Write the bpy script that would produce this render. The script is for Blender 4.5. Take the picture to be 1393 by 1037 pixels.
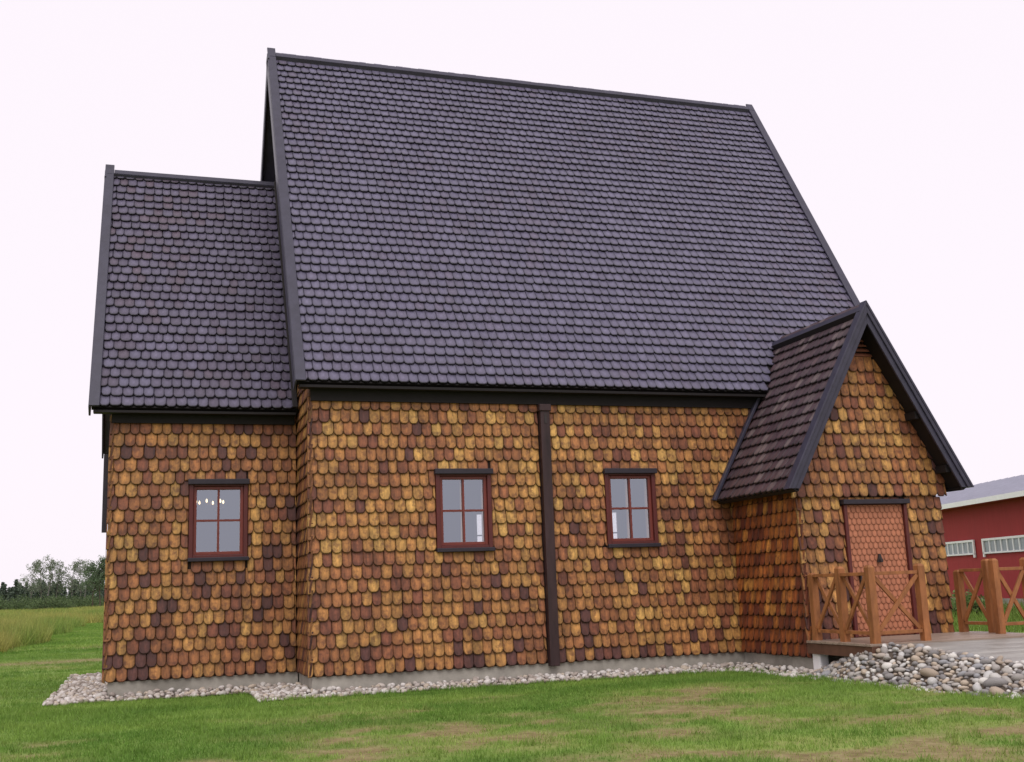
import bpy, math, random
import numpy as np
from mathutils import Matrix, Vector
random.seed(7); rng = np.random.default_rng(7)
for o in list(bpy.data.objects): bpy.data.objects.remove(o, do_unlink=True)
scene = bpy.context.scene
COLL = scene.collection

# ---------------------------------------------------------------- camera
CAM = np.array([-2.1671, -15.8241, 1.357]); FPX = 1504.22
yaw, pitch, roll = 0.3215, 0.1840, 0.0364
fw = np.array([math.sin(yaw)*math.cos(pitch), math.cos(yaw)*math.cos(pitch), math.sin(pitch)])
rt0 = np.array([math.cos(yaw), -math.sin(yaw), 0]); up0 = np.cross(rt0, fw)
rt = rt0*math.cos(roll) - up0*math.sin(roll); up = up0*math.cos(roll) + rt0*math.sin(roll)
cd = bpy.data.cameras.new('camera'); cam = bpy.data.objects.new('camera', cd); COLL.objects.link(cam)
cd.sensor_width = 36; cd.lens = 36*FPX/1393; cd.clip_end = 9000; cd.clip_start = .1
M = Matrix(((rt[0], up[0], -fw[0], CAM[0]), (rt[1], up[1], -fw[1], CAM[1]), (rt[2], up[2], -fw[2], CAM[2]), (0, 0, 0, 1)))
cam.matrix_world = M; scene.camera = cam
# ---------------------------------------------------------------- world, sun, exposure
SUN_EL, SUN_AZ = math.radians(52), math.radians(200)      # azimuth clockwise from +Y (sun behind and left of the camera)
w = bpy.data.worlds.new('World'); scene.world = w; w.use_nodes = True
nt = w.node_tree; nt.nodes.clear()
sky = nt.nodes.new('ShaderNodeTexSky'); sky.sky_type = 'NISHITA'; sky.sun_disc = False
sky.sun_elevation = SUN_EL; sky.sun_rotation = SUN_AZ; sky.air_density = 1.0; sky.dust_density = 4.0; sky.ozone_density = 1.0
bgs = nt.nodes.new('ShaderNodeBackground'); bgs.inputs['Strength'].default_value = 0.05
nt.links.new(sky.outputs[0], bgs.inputs['Color'])
bgc = nt.nodes.new('ShaderNodeBackground'); bgc.inputs['Color'].default_value = (1.0, 0.925, 0.99, 1); bgc.inputs['Strength'].default_value = 1.10
mixw = nt.nodes.new('ShaderNodeMixShader'); mixw.inputs['Fac'].default_value = 0.9      # nine tenths cloud cover
nt.links.new(bgs.outputs[0], mixw.inputs[1]); nt.links.new(bgc.outputs[0], mixw.inputs[2])
wo = nt.nodes.new('ShaderNodeOutputWorld'); nt.links.new(mixw.outputs[0], wo.inputs['Surface'])
sl = bpy.data.lights.new('sun', 'SUN'); sl.energy = 1.3; sl.angle = math.radians(40); sl.color = (1, .97, .93)
so = bpy.data.objects.new('sun', sl); COLL.objects.link(so)
sd = Vector((math.sin(SUN_AZ)*math.cos(SUN_EL), math.cos(SUN_AZ)*math.cos(SUN_EL), math.sin(SUN_EL)))
so.rotation_euler = (-sd).to_track_quat('-Z', 'Y').to_euler(); so.location = (-5, -20, 30)
vs = scene.view_settings; vs.view_transform = 'Standard'; vs.look = 'None'; vs.gamma = 1; vs.exposure = 0.0; vs.use_curve_mapping = False
scene.render.engine = 'CYCLES'
scene.render.resolution_x = 1024; scene.render.resolution_y = 762

# ---------------------------------------------------------------- helpers
def lin(c):
    c = np.array(c, float)/255
    return np.where(c <= .04045, c/12.92, ((c+.055)/1.055)**2.4)
def L4(r, g, b, k=1.0):
    q = lin((r, g, b))*k
    return (float(min(q[0], .9)), float(min(q[1], .9)), float(min(q[2], .9)), 1)
MATS = {}
def mat(name, col=None, rough=.7, attr=None, var=.25, scale=6, stretch=(1, 1, 1), bump=.15, spec=.4, uv=False, stain=None, fine=None, metallic=0, rvar=0.0, drip=0.0):
    """procedural surface: flat or attribute colour, multiplied by noise, optional stain, bump"""
    if name in MATS: return MATS[name]
    m = bpy.data.materials.new(name); m.use_nodes = True; n = m.node_tree; N = n.nodes
    b = N['Principled BSDF']; b.inputs['Roughness'].default_value = rough
    b.inputs['Specular IOR Level'].default_value = spec; b.inputs['Metallic'].default_value = metallic
    tc = N.new('ShaderNodeTexCoord'); mp = N.new('ShaderNodeMapping'); mp.inputs['Scale'].default_value = stretch
    n.links.new(tc.outputs['UV' if uv else 'Object'], mp.inputs['Vector'])
    no = N.new('ShaderNodeTexNoise'); no.inputs['Scale'].default_value = scale; no.inputs['Detail'].default_value = 6; no.inputs['Roughness'].default_value = .65
    n.links.new(mp.outputs[0], no.inputs['Vector'])
    if attr:
        a = N.new('ShaderNodeAttribute'); a.attribute_name = attr; csock = a.outputs['Color']
    else:
        a = N.new('ShaderNodeRGB'); a.outputs[0].default_value = col; csock = a.outputs[0]
    mr = N.new('ShaderNodeMapRange'); mr.inputs['From Min'].default_value = .3; mr.inputs['From Max'].default_value = .7
    mr.inputs['To Min'].default_value = 1-var; mr.inputs['To Max'].default_value = 1+var
    n.links.new(no.outputs['Fac'], mr.inputs['Value'])
    mu = N.new('ShaderNodeVectorMath'); mu.operation = 'SCALE'
    n.links.new(csock, mu.inputs[0]); n.links.new(mr.outputs[0], mu.inputs['Scale'])
    out = mu.outputs[0]
    if stain:
        sc, thr, amount, scol = stain
        n2 = N.new('ShaderNodeTexNoise'); n2.inputs['Scale'].default_value = sc; n2.inputs['Detail'].default_value = 5; n2.inputs['Roughness'].default_value = .6
        n.links.new(tc.outputs['UV' if uv else 'Object'], n2.inputs['Vector'])
        r2 = N.new('ShaderNodeMapRange'); r2.inputs['From Min'].default_value = thr; r2.inputs['From Max'].default_value = thr+.14
        r2.inputs['To Max'].default_value = amount; n.links.new(n2.outputs['Fac'], r2.inputs['Value'])
        mx = N.new('ShaderNodeMix'); mx.data_type = 'RGBA'
        n.links.new(r2.outputs[0], mx.inputs['Factor']); n.links.new(out, mx.inputs['A']); mx.inputs['B'].default_value = scol
        out = mx.outputs['Result']
    if drip:                          # weather runs: tall soft streaks across many pieces
        gp = N.new('ShaderNodeNewGeometry'); m3 = N.new('ShaderNodeMapping'); m3.inputs['Scale'].default_value = (2.2, 2.2, .55); n.links.new(gp.outputs['Position'], m3.inputs['Vector'])
        n3 = N.new('ShaderNodeTexNoise'); n3.inputs['Scale'].default_value = 1.6; n3.inputs['Detail'].default_value = 7; n3.inputs['Roughness'].default_value = .7; n.links.new(m3.outputs[0], n3.inputs['Vector'])
        r4 = N.new('ShaderNodeMapRange'); r4.inputs['From Min'].default_value = .42; r4.inputs['From Max'].default_value = .68; r4.inputs['To Min'].default_value = 1.08; r4.inputs['To Max'].default_value = 1-drip; n.links.new(n3.outputs['Fac'], r4.inputs['Value'])
        m4 = N.new('ShaderNodeVectorMath'); m4.operation = 'SCALE'; n.links.new(out, m4.inputs[0]); n.links.new(r4.outputs[0], m4.inputs['Scale']); out = m4.outputs[0]
    n.links.new(out, b.inputs['Base Color'])
    if rvar:
        r3 = N.new('ShaderNodeMapRange'); r3.inputs['From Min'].default_value = .3; r3.inputs['From Max'].default_value = .7
        r3.inputs['To Min'].default_value = max(.05, rough-rvar); r3.inputs['To Max'].default_value = min(1, rough+rvar)
        n.links.new(no.outputs['Fac'], r3.inputs['Value']); n.links.new(r3.outputs[0], b.inputs['Roughness'])
    if bump:
        bp = N.new('ShaderNodeBump'); bp.inputs['Strength'].default_value = bump; bp.inputs['Distance'].default_value = .01
        n.links.new(no.outputs['Fac'], bp.inputs['Height']); n.links.new(bp.outputs[0], b.inputs['Normal'])
    MATS[name] = m
    return m

class MB:
    """mesh collector with a colour per face and a uv per corner"""
    def __init__(s): s.v = []; s.f = []; s.c = []; s.uv = []; s.has_uv = False
    def face(s, idx, col=(1, 1, 1), uv=None):
        idx = tuple(idx); s.f.append(idx)
        if len(col) == 3 and not hasattr(col[0], '__len__'): s.c.extend([col]*len(idx))
        else: s.c.extend(col)
        if uv is None: s.uv.extend([(0, 0)]*len(idx))
        else: s.uv.extend(uv); s.has_uv = True
    def poly(s, pts, col=(1, 1, 1)):
        k = len(s.v); s.v.extend([tuple(map(float, p)) for p in pts]); s.face(range(k, k+len(pts)), col)
    def hexa(s, p, col=(1, 1, 1)):
        k = len(s.v); s.v.extend([tuple(map(float, q)) for q in p])
        for q in ((3, 2, 1, 0), (4, 5, 6, 7), (0, 1, 5, 4), (1, 2, 6, 5), (2, 3, 7, 6), (3, 0, 4, 7)): s.face([k+i for i in q], col)
    def box(s, x0, x1, y0, y1, z0, z1, col=(1, 1, 1)):
        s.hexa([(x0, y0, z0), (x1, y0, z0), (x1, y1, z0), (x0, y1, z0), (x0, y0, z1), (x1, y0, z1), (x1, y1, z1), (x0, y1, z1)], col)
    def bar(s, a, b, wd, th, upv=(0, 0, 1), col=(1, 1, 1)):
        """rectangular bar from a to b, wd across, th along upv"""
        a = np.array(a, float); b = np.array(b, float); d = b-a; d /= np.linalg.norm(d)
        sd_ = np.cross(d, np.array(upv, float)); sd_ /= np.linalg.norm(sd_); u = np.cross(sd_, d)
        p = []
        for q in (a, b):
            for e, g in ((-1, -1), (1, -1), (1, 1), (-1, 1)): p.append(q + sd_*e*wd/2 + u*g*th/2)
        s.hexa(p, col)
    def prism(s, poly, ext, col=(1, 1, 1)):
        poly = [np.array(p, float) for p in poly]; e = np.array(ext, float); k = len(s.v); n = len(poly)
        s.v.extend([tuple(p) for p in poly]); s.v.extend([tuple(p+e) for p in poly])
        s.face(range(k, k+n), col); s.face(list(range(k+n, k+2*n))[::-1], col)
        for i in range(n): j = (i+1) % n; s.face((k+j, k+i, k+n+i, k+n+j), col)
    def tube(s, pts, rads, seg=7, col=(1, 1, 1), cap=True):
        rings = []
        P = [np.array(p, float) for p in pts]
        for i, p in enumerate(P):
            d = P[min(i+1, len(P)-1)] - P[max(i-1, 0)]; d /= np.linalg.norm(d)+1e-9
            a = np.cross(d, (0, 0, 1)) if abs(d[2]) < .9 else np.cross(d, (1, 0, 0)); a /= np.linalg.norm(a); b = np.cross(d, a)
            k = len(s.v)
            for j in range(seg):
                t = 2*math.pi*j/seg; s.v.append(tuple(p + (a*math.cos(t)+b*math.sin(t))*rads[i]))
            rings.append(k)
        for i in range(len(rings)-1):
            for j in range(seg):
                q = (j+1) % seg; s.face((rings[i]+j, rings[i]+q, rings[i+1]+q, rings[i+1]+j), col)
        if cap: s.face([rings[0]+j for j in range(seg)][::-1], col); s.face([rings[-1]+j for j in range(seg)], col)
    def mesh(s, name, m=None, smooth=False):
        me = bpy.data.meshes.new(name); me.from_pydata(s.v, [], s.f)
        at = me.attributes.new('Col', 'FLOAT_COLOR', 'CORNER')
        c = np.ones((len(s.c), 4), np.float32); c[:, :3] = np.array(s.c, np.float32).reshape(-1, 3); at.data.foreach_set('color', c.ravel())
        if s.has_uv:
            uvl = me.uv_layers.new(name='UVMap'); uvl.data.foreach_set('uv', np.array(s.uv, np.float32).ravel())
        if m: me.materials.append(m)
        if smooth: me.polygons.foreach_set('use_smooth', [True]*len(me.polygons))
        me.update(); return me

def link(name, data, parent=None, loc=None):
    o = bpy.data.objects.new(name, data); COLL.objects.link(o)
    if parent: o.parent = parent
    if loc is not None: o.location = loc
    return o
class Thing:
    """an Empty at the thing's base; parts are given in world coordinates"""
    def __init__(s, name, label, cat, base, group=None):
        s.o = link(name, None, loc=base); s.base = Vector(base)
        s.o['label'] = label; s.o['category'] = cat
        if group: s.o['group'] = group
        s.o.empty_display_size = .3
    def part(s, name, mb, m, smooth=False):
        return link(name, mb.mesh(name, m, smooth) if isinstance(mb, MB) else mb, s.o, -s.base)
def sub(part, name, mb, m, smooth=False):
    return link(name, mb.mesh(name, m, smooth) if isinstance(mb, MB) else mb, part)
def structure(name, mb, m, smooth=False):
    o = link(name, mb.mesh(name, m, smooth)); o['kind'] = 'structure'; return o
def tagthing(o, label, cat, group=None):
    o['label'] = label; o['category'] = cat
    if group: o['group'] = group
    return o
def bevel(o, w=.006, seg=2):
    b = o.modifiers.new('bevel', 'BEVEL'); b.width = w; b.segments = seg; b.limit_method = 'ANGLE'; return o

def vnoise(x, y, seed=0):
    x = np.asarray(x, float); y = np.asarray(y, float)
    xi = np.floor(x).astype(np.int64); yi = np.floor(y).astype(np.int64); xf = x-xi; yf = y-yi
    u = xf*xf*(3-2*xf); v = yf*yf*(3-2*yf)
    def h(a, b):
        n = (a*374761393 + b*668265263 + seed*1442695041) & 0xffffffff
        n = ((n ^ (n >> 13))*1274126177) & 0xffffffff
        return ((n ^ (n >> 16)) & 0xffff)/65535.0
    return (h(xi, yi)*(1-u)+h(xi+1, yi)*u)*(1-v) + (h(xi, yi+1)*(1-u)+h(xi+1, yi+1)*u)*v
def fbm(x, y, seed=0, o=4):
    t = 0; a = .5; s = 0
    for i in range(o): t = t+a*vnoise(np.asarray(x)*2**i, np.asarray(y)*2**i, seed+i*17); s += a; a *= .55
    return t/s
def project(P):
    d = np.array(P, float)-CAM; z = d@fw
    return 696.5+FPX*(d@rt)/z, 518.5-FPX*(d@up)/z, z

# ---------------------------------------------------------------- materials
M_WALLSH = mat('tarred_wall_shingle', attr='Col', uv=True, scale=3, stretch=(6.5, 2.0, 1), var=.5, rough=.55, spec=.35, bump=.35, stain=(9, .50, .62, L4(92, 54, 42)), rvar=.12, drip=.38)
M_ROOFSH = mat('tarred_roof_shingle', attr='Col', uv=True, scale=3, stretch=(8, 3, 1), var=.2, rough=.42, spec=.5, bump=.25, stain=(5, .62, .35, L4(62, 50, 62)), rvar=.1, drip=.12)
M_DOORSH = mat('oiled_door_shingle', attr='Col', uv=True, scale=3, stretch=(20, 4, 1), var=.14, rough=.6, bump=.2)
M_TRIM = mat('black_tarred_board', L4(58, 56, 72), rough=.42, var=.22, scale=5, stretch=(1, 1, 1), bump=.2)
M_SOFFIT = mat('dark_brown_board', L4(22, 16, 18), rough=.7, var=.25, scale=7, bump=.2)
M_HOOD = mat('black_hood_board', L4(46, 40, 50), rough=.55, var=.2, scale=8, bump=.15)
M_BACK = mat('tarred_sheathing', L4(40, 24, 20), rough=.8, var=.3, scale=5)
M_INT = mat('interior_plank', L4(120, 100, 80), rough=.8, var=.15, scale=4)
M_PLINTH = mat('plinth_concrete', L4(165, 160, 150), rough=.9, var=.18, scale=5, bump=.3, stain=(1.3, .52, .45, L4(100, 96, 88)))
M_FRAME = mat('dark_red_frame', L4(92, 40, 38), rough=.45, var=.16, scale=9, stretch=(1, 1, .3), bump=.1)
M_SASH = mat('red_sash', L4(118, 54, 46), rough=.4, var=.12, scale=9, bump=.08)
M_PIPE = mat('tarred_gutter_wood', L4(56, 38, 40), rough=.5, var=.5, scale=2.2, stretch=(3, 3, .5), bump=.2)
M_RAIL = mat('oiled_rail_wood', L4(152, 98, 58), rough=.6, var=.36, scale=10, stretch=(1, 1, .25), bump=.25, stain=(3, .58, .4, L4(110, 58, 34)))
M_DECK = mat('deck_board', L4(150, 132, 118), rough=.45, var=.25, scale=6, stretch=(.25, 1.5, 1), bump=.25, rvar=.15)
M_DECKSIDE = mat('deck_fascia', L4(98, 68, 54), rough=.65, var=.25, scale=6, stretch=(.3, 1, 1))
M_STONE = mat('field_stone', attr='Col', rough=.75, var=.18, scale=30, bump=.25)
M_IRON = mat('black_iron', L4(52, 44, 44), rough=.5, var=.1)
M_BARN = mat('red_barn_paint', L4(160, 48, 50), rough=.75, var=.10, scale=3, stretch=(3, 3, .2), bump=.12)
M_BARNROOF = mat('grey_metal_roof', L4(165, 165, 178), rough=.5, var=.08, scale=3, bump=.05)
M_WHITE = mat('white_paint', L4(244, 243, 244), rough=.5, var=.05, bump=.05)
M_BARNGLASS = mat('dusty_window_glass', L4(150, 158, 165), rough=.2, var=.15, scale=2, bump=0, spec=.6)

def glass(name):
    m = bpy.data.materials.new(name); m.use_nodes = True; n = m.node_tree; N = n.nodes; N.remove(N['Principled BSDF'])
    t = N.new('ShaderNodeBsdfTransparent'); t.inputs[0].default_value = (.93, .94, .95, 1)
    g = N.new('ShaderNodeBsdfGlossy'); g.inputs['Roughness'].default_value = .015; g.inputs[0].default_value = (.80, .88, 1, 1)
    ge = N.new('ShaderNodeNewGeometry'); dt = N.new('ShaderNodeVectorMath'); dt.operation = 'DOT_PRODUCT'; n.links.new(ge.outputs['Incoming'], dt.inputs[0]); n.links.new(ge.outputs['Normal'], dt.inputs[1])
    def mth(op, a, b=None):
        q = N.new('ShaderNodeMath'); q.operation = op
        for k_, v_ in enumerate((a, b)):
            if v_ is None: continue
            if isinstance(v_, (int, float)): q.inputs[k_].default_value = v_
            else: n.links.new(v_, q.inputs[k_])
        return q.outputs[0]
    F0 = .30            # double glazing seen near face-on (Schlick, the same from both sides)
    fres = mth('ADD', mth('MULTIPLY', mth('POWER', mth('SUBTRACT', 1.0, mth('ABSOLUTE', dt.outputs['Value'])), 5.0), 1-F0), F0)
    tc = N.new('ShaderNodeTexCoord'); no = N.new('ShaderNodeTexNoise'); no.inputs['Scale'].default_value = 2.5
    bp = N.new('ShaderNodeBump'); bp.inputs['Strength'].default_value = .03; bp.inputs['Distance'].default_value = .05
    n.links.new(tc.outputs['Object'], no.inputs['Vector']); n.links.new(no.outputs[0], bp.inputs['Height']); n.links.new(bp.outputs[0], g.inputs['Normal'])
    mx = N.new('ShaderNodeMixShader'); n.links.new(fres, mx.inputs[0]); n.links.new(t.outputs[0], mx.inputs[1]); n.links.new(g.outputs[0], mx.inputs[2])
    n.links.new(mx.outputs[0], N['Material Output'].inputs['Surface']); return m
M_GLASS = glass('window_glass')

# ---------------------------------------------------------------- ground, lawn
LX0, LX1, LY0, LY1 = -11.0, 13.0, -11.0, 20.0
def bare(x, y):
    """0..1, how bare the earth is (worn patches of their own shape, mostly well out on the lawn)"""
    n = fbm(x*.55+3, y*1.0+9, 3, 4); out = np.clip((-3.0-y)/4.0, -0.7, 1)     # further from the church: more worn
    out = np.where(x < -3.2, np.maximum(out, -.12), out)
    n2 = fbm(x*2.3, y*3.1, 21, 3)
    v = np.clip((n-.53+out*.25)*4.5, 0, 1)*np.clip((n2-.30)*3.0, 0, 1)
    path = np.exp(-((y-13.0-(x+4)*.1)/1.0)**2)*.75*(x < -2.9)
    return np.clip(np.maximum(v*.85, path), 0, 1)
def axis(lo, hi, step, far):
    a = list(np.arange(lo, hi+1e-6, step)); d = step; p = lo; q = hi
    L, R = [], []
    while d < far: d *= 1.7; p -= d; q += d; L.append(p); R.append(q)
    return np.array(L[::-1]+a+R)
gx = axis(LX0, LX1, .14, 3500); gy = axis(LY0, LY1, .14, 3500)
X, Y = np.meshgrid(gx, gy); Z = (fbm(X*.7, Y*.7, 40, 3)-.5)*.05
Z = np.where((X > -4.3) & (X < 10.2) & (Y > -1.0) & (Y < 8.6), Z*.3-.012, Z)
Z = np.where((X < LX0-1) | (X > LX1+1) | (Y < LY0-1) | (Y > LY1+1), 0, Z)
nx, ny = len(gx), len(gy)
me = bpy.data.meshes.new('ground')
idx = np.arange(nx*ny).reshape(ny, nx)
q = np.stack([idx[:-1, :-1], idx[:-1, 1:], idx[1:, 1:], idx[1:, :-1]], -1).reshape(-1, 4)
me.from_pydata(np.stack([X, Y, Z], -1).reshape(-1, 3).tolist(), [], q.tolist())
at = me.attributes.new('bare', 'FLOAT', 'POINT'); at.data.foreach_set('value', bare(X, Y).astype(np.float32).ravel())
m = bpy.data.materials.new('lawn_earth'); m.use_nodes = True; n = m.node_tree; N = n.nodes; b = N['Principled BSDF']; b.inputs['Roughness'].default_value = .95; b.inputs['Specular IOR Level'].default_value = .15
tc = N.new('ShaderNodeTexCoord')
def noise(sc, det=5, r=.6):
    q = N.new('ShaderNodeTexNoise'); q.inputs['Scale'].default_value = sc; q.inputs['Detail'].default_value = det; q.inputs['Roughness'].default_value = r
    n.links.new(tc.outputs['Object'], q.inputs['Vector']); return q
def ramp(src, stops):
    r = N.new('ShaderNodeValToRGB'); n.links.new(src, r.inputs[0]); e = r.color_ramp.elements
    e[0].position, e[0].color = stops[0]; e[1].position, e[1].color = stops[-1]
    for p, c in stops[1:-1]: k = e.new(p); k.color = c
    return r
g1 = ramp(noise(.35, 6).outputs[0], [(.35, L4(84, 118, 48)), (.5, L4(112, 146, 62)), (.65, L4(140, 160, 82))])
d1 = ramp(noise(5, 8, .7).outputs[0], [(.3, L4(108, 94, 64)), (.5, L4(138, 124, 88)), (.7, L4(160, 146, 110))])
ab = N.new('ShaderNodeAttribute'); ab.attribute_name = 'bare'
fine = noise(18, 6, .7); ad = N.new('ShaderNodeMath'); ad.operation = 'MULTIPLY_ADD'; ad.inputs[1].default_value = 1.1; n.links.new(ab.outputs['Fac'], ad.inputs[0])
sb = N.new('ShaderNodeMath'); sb.operation = 'MULTIPLY_ADD'; sb.inputs[1].default_value = 1.2; sb.inputs[2].default_value = -.5; n.links.new(fine.outputs[0], sb.inputs[0]); n.links.new(sb.outputs[0], ad.inputs[2]); ad.use_clamp = True
mx = N.new('ShaderNodeMix'); mx.data_type = 'RGBA'; n.links.new(ad.outputs[0], mx.inputs['Factor']); n.links.new(g1.outputs[0], mx.inputs['A']); n.links.new(d1.outputs[0], mx.inputs['B'])
n.links.new(mx.outputs['Result'], b.inputs['Base Color'])
bp = N.new('ShaderNodeBump'); bp.inputs['Strength'].default_value = .5; bp.inputs['Distance'].default_value = .03; n.links.new(noise(30, 6).outputs[0], bp.inputs['Height']); n.links.new(bp.outputs[0], b.inputs['Normal'])
me.materials.append(m); me.polygons.foreach_set('use_smooth', [True]*len(me.polygons))
g = link('ground', me); g['kind'] = 'structure'

# ---------------------------------------------------------------- church measures (metres)
ZB = .25
NX1, NW2 = 9.95, 3.917                    # nave: x 0..NX1, y 0..2*NW2
CHX, CHY = -2.717, 1.364                  # chancel: x CHX..0, y CHY..2*NW2-CHY
PX0, PX1, PY = 6.722, 9.207, -1.931       # porch
church = Thing('wooden_church', 'tall wooden church clad in amber tarred shingles under steep black shingle roof', 'church', (3.5, 3.9, 0))
EXPO, SHW = .1875, .151
class Frame:
    def __init__(s, O, U, V):
        s.O = np.array(O, float); s.U = np.array(U, float); s.U /= np.linalg.norm(s.U); s.V = np.array(V, float); s.V /= np.linalg.norm(s.V); s.N = np.cross(s.U, s.V)
    def at(s, u, v, n=0): return s.O + s.U*u + s.V*v + s.N*n
PROFILE = [(.5, 1), (-.5, 1), (-.5, .056), (-.465, .034), (-.37, .013), (-.20, .0), (.20, .0), (.37, .013), (.465, .034), (.5, .056)]   # u in widths, v in metres (first two: the top)
def outline(wd, ln):
    kl, kr = random.uniform(.85, 1.1), random.uniform(.85, 1.1)
    return [(a*wd, ln if i < 2 else b*(kl if a < 0 else kr)) for i, (a, b) in enumerate(PROFILE)]
def clip(poly, a, b, c):
    out = []
    for i in range(len(poly)):
        p, q = poly[i], poly[(i+1) % len(poly)]; dp = a*p[0]+b*p[1]-c; dq = a*q[0]+b*q[1]-c
        if dp <= 0: out.append(p)
        if (dp < 0 < dq) or (dq < 0 < dp): t = dp/(dp-dq); out.append((p[0]+t*(q[0]-p[0]), p[1]+t*(q[1]-p[1])))
    return out
def area(poly): return abs(sum(poly[i][0]*poly[(i+1) % len(poly)][1]-poly[(i+1) % len(poly)][0]*poly[i][1] for i in range(len(poly))))/2
def shingle_geo(mb, poly, col, xf, uvo, tilt, th, nb, rk=.28):
    """one shingle: bevelled front face, rim and edges. poly counter-clockwise in local (u,v); xf maps (u,v,n) to a point"""
    n = len(poly)
    cu = sum(p[0] for p in poly)/n; lo = min(p[1] for p in poly)
    k = len(mb.v); ins = .0075
    wd = max(p[0] for p in poly)-min(p[0] for p in poly); f = max(.5, 1-2*ins/max(wd, .02))
    hgt = max(p[1] for p in poly)-lo; fv = max(.5, 1-1.5*ins/max(hgt, .02)); vt = max(p[1] for p in poly)
    for a, b in poly: mb.v.append(tuple(xf(cu+(a-cu)*f, vt+(b-vt)*fv, nb-tilt*b)))
    for a, b in poly: mb.v.append(tuple(xf(a, b, nb-tilt*b-.005)))
    for a, b in poly: mb.v.append(tuple(xf(a, b, nb-tilt*b-th)))
    col = np.array(col); rim = tuple(col*rk); side = tuple(col*(.5+.5*rk)); edge = tuple(col*rk*.5)     # tar at the drip edge, plus the rows' shadow line painted in
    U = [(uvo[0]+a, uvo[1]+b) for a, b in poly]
    # front: a fan whose rim is coloured darker than the heart of the shingle
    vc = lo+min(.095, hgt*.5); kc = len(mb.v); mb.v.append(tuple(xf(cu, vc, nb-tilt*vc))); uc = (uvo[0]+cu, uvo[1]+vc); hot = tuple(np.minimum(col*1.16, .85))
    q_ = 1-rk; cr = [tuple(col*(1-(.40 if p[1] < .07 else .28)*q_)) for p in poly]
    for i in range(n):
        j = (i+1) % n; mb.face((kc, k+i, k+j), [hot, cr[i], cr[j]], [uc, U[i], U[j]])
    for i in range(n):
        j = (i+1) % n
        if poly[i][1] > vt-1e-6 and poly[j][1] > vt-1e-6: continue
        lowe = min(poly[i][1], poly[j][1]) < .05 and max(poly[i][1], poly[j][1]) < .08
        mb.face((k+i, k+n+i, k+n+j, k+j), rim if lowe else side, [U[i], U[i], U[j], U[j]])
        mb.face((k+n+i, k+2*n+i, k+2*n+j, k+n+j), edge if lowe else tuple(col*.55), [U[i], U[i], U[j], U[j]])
WALL_PAL = [((205, 160, 90), .11), ((191, 143, 80), .25), ((175, 123, 70), .28), ((161, 106, 65), .21), ((144, 90, 61), .10), ((127, 77, 58), .035), ((110, 67, 56), .01), ((94, 60, 55), .005)]
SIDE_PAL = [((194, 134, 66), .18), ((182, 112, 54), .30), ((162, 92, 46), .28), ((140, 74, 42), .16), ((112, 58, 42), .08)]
ROOF_PAL = [((114, 109, 134), .3), ((109, 104, 128), .4), ((104, 99, 124), .25), ((108, 100, 122), .05)]
PORCH_PAL = [((100, 80, 84), .3), ((90, 70, 76), .4), ((80, 62, 70), .26), ((124, 108, 108), .04)]
CHROOF_PAL = [((112, 106, 130), .3), ((106, 99, 122), .45), ((98, 91, 113), .22), ((104, 90, 106), .03)]
def pick(pal, shift=0.0):
    """a colour drawn from the palette, blended with the next tone"""
    t = min(max(random.random()+shift, 0), .9999); a = 0
    for i, (c, p) in enumerate(pal):
        if t < a+p or i == len(pal)-1: break
        a += p
    f = min(1, (t-a)/p); c2 = pal[min(i+1, len(pal)-1)][0]; k = lin(c)*(1-f)+lin(c2)*f
    e = .12 if pal is WALL_PAL or pal is SIDE_PAL else .06
    return k*(1+random.uniform(-e, e))
KW = 1.04; KR = .78
LIE = {'wall_shingle': (.15, .027), 'roof_shingle': (.18, .033)}     # lean and thickness
POOL = []       # every whole shingle: candidates for an object of its own
REST = {'wall_shingle': MB(), 'roof_shingle': MB()}
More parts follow.
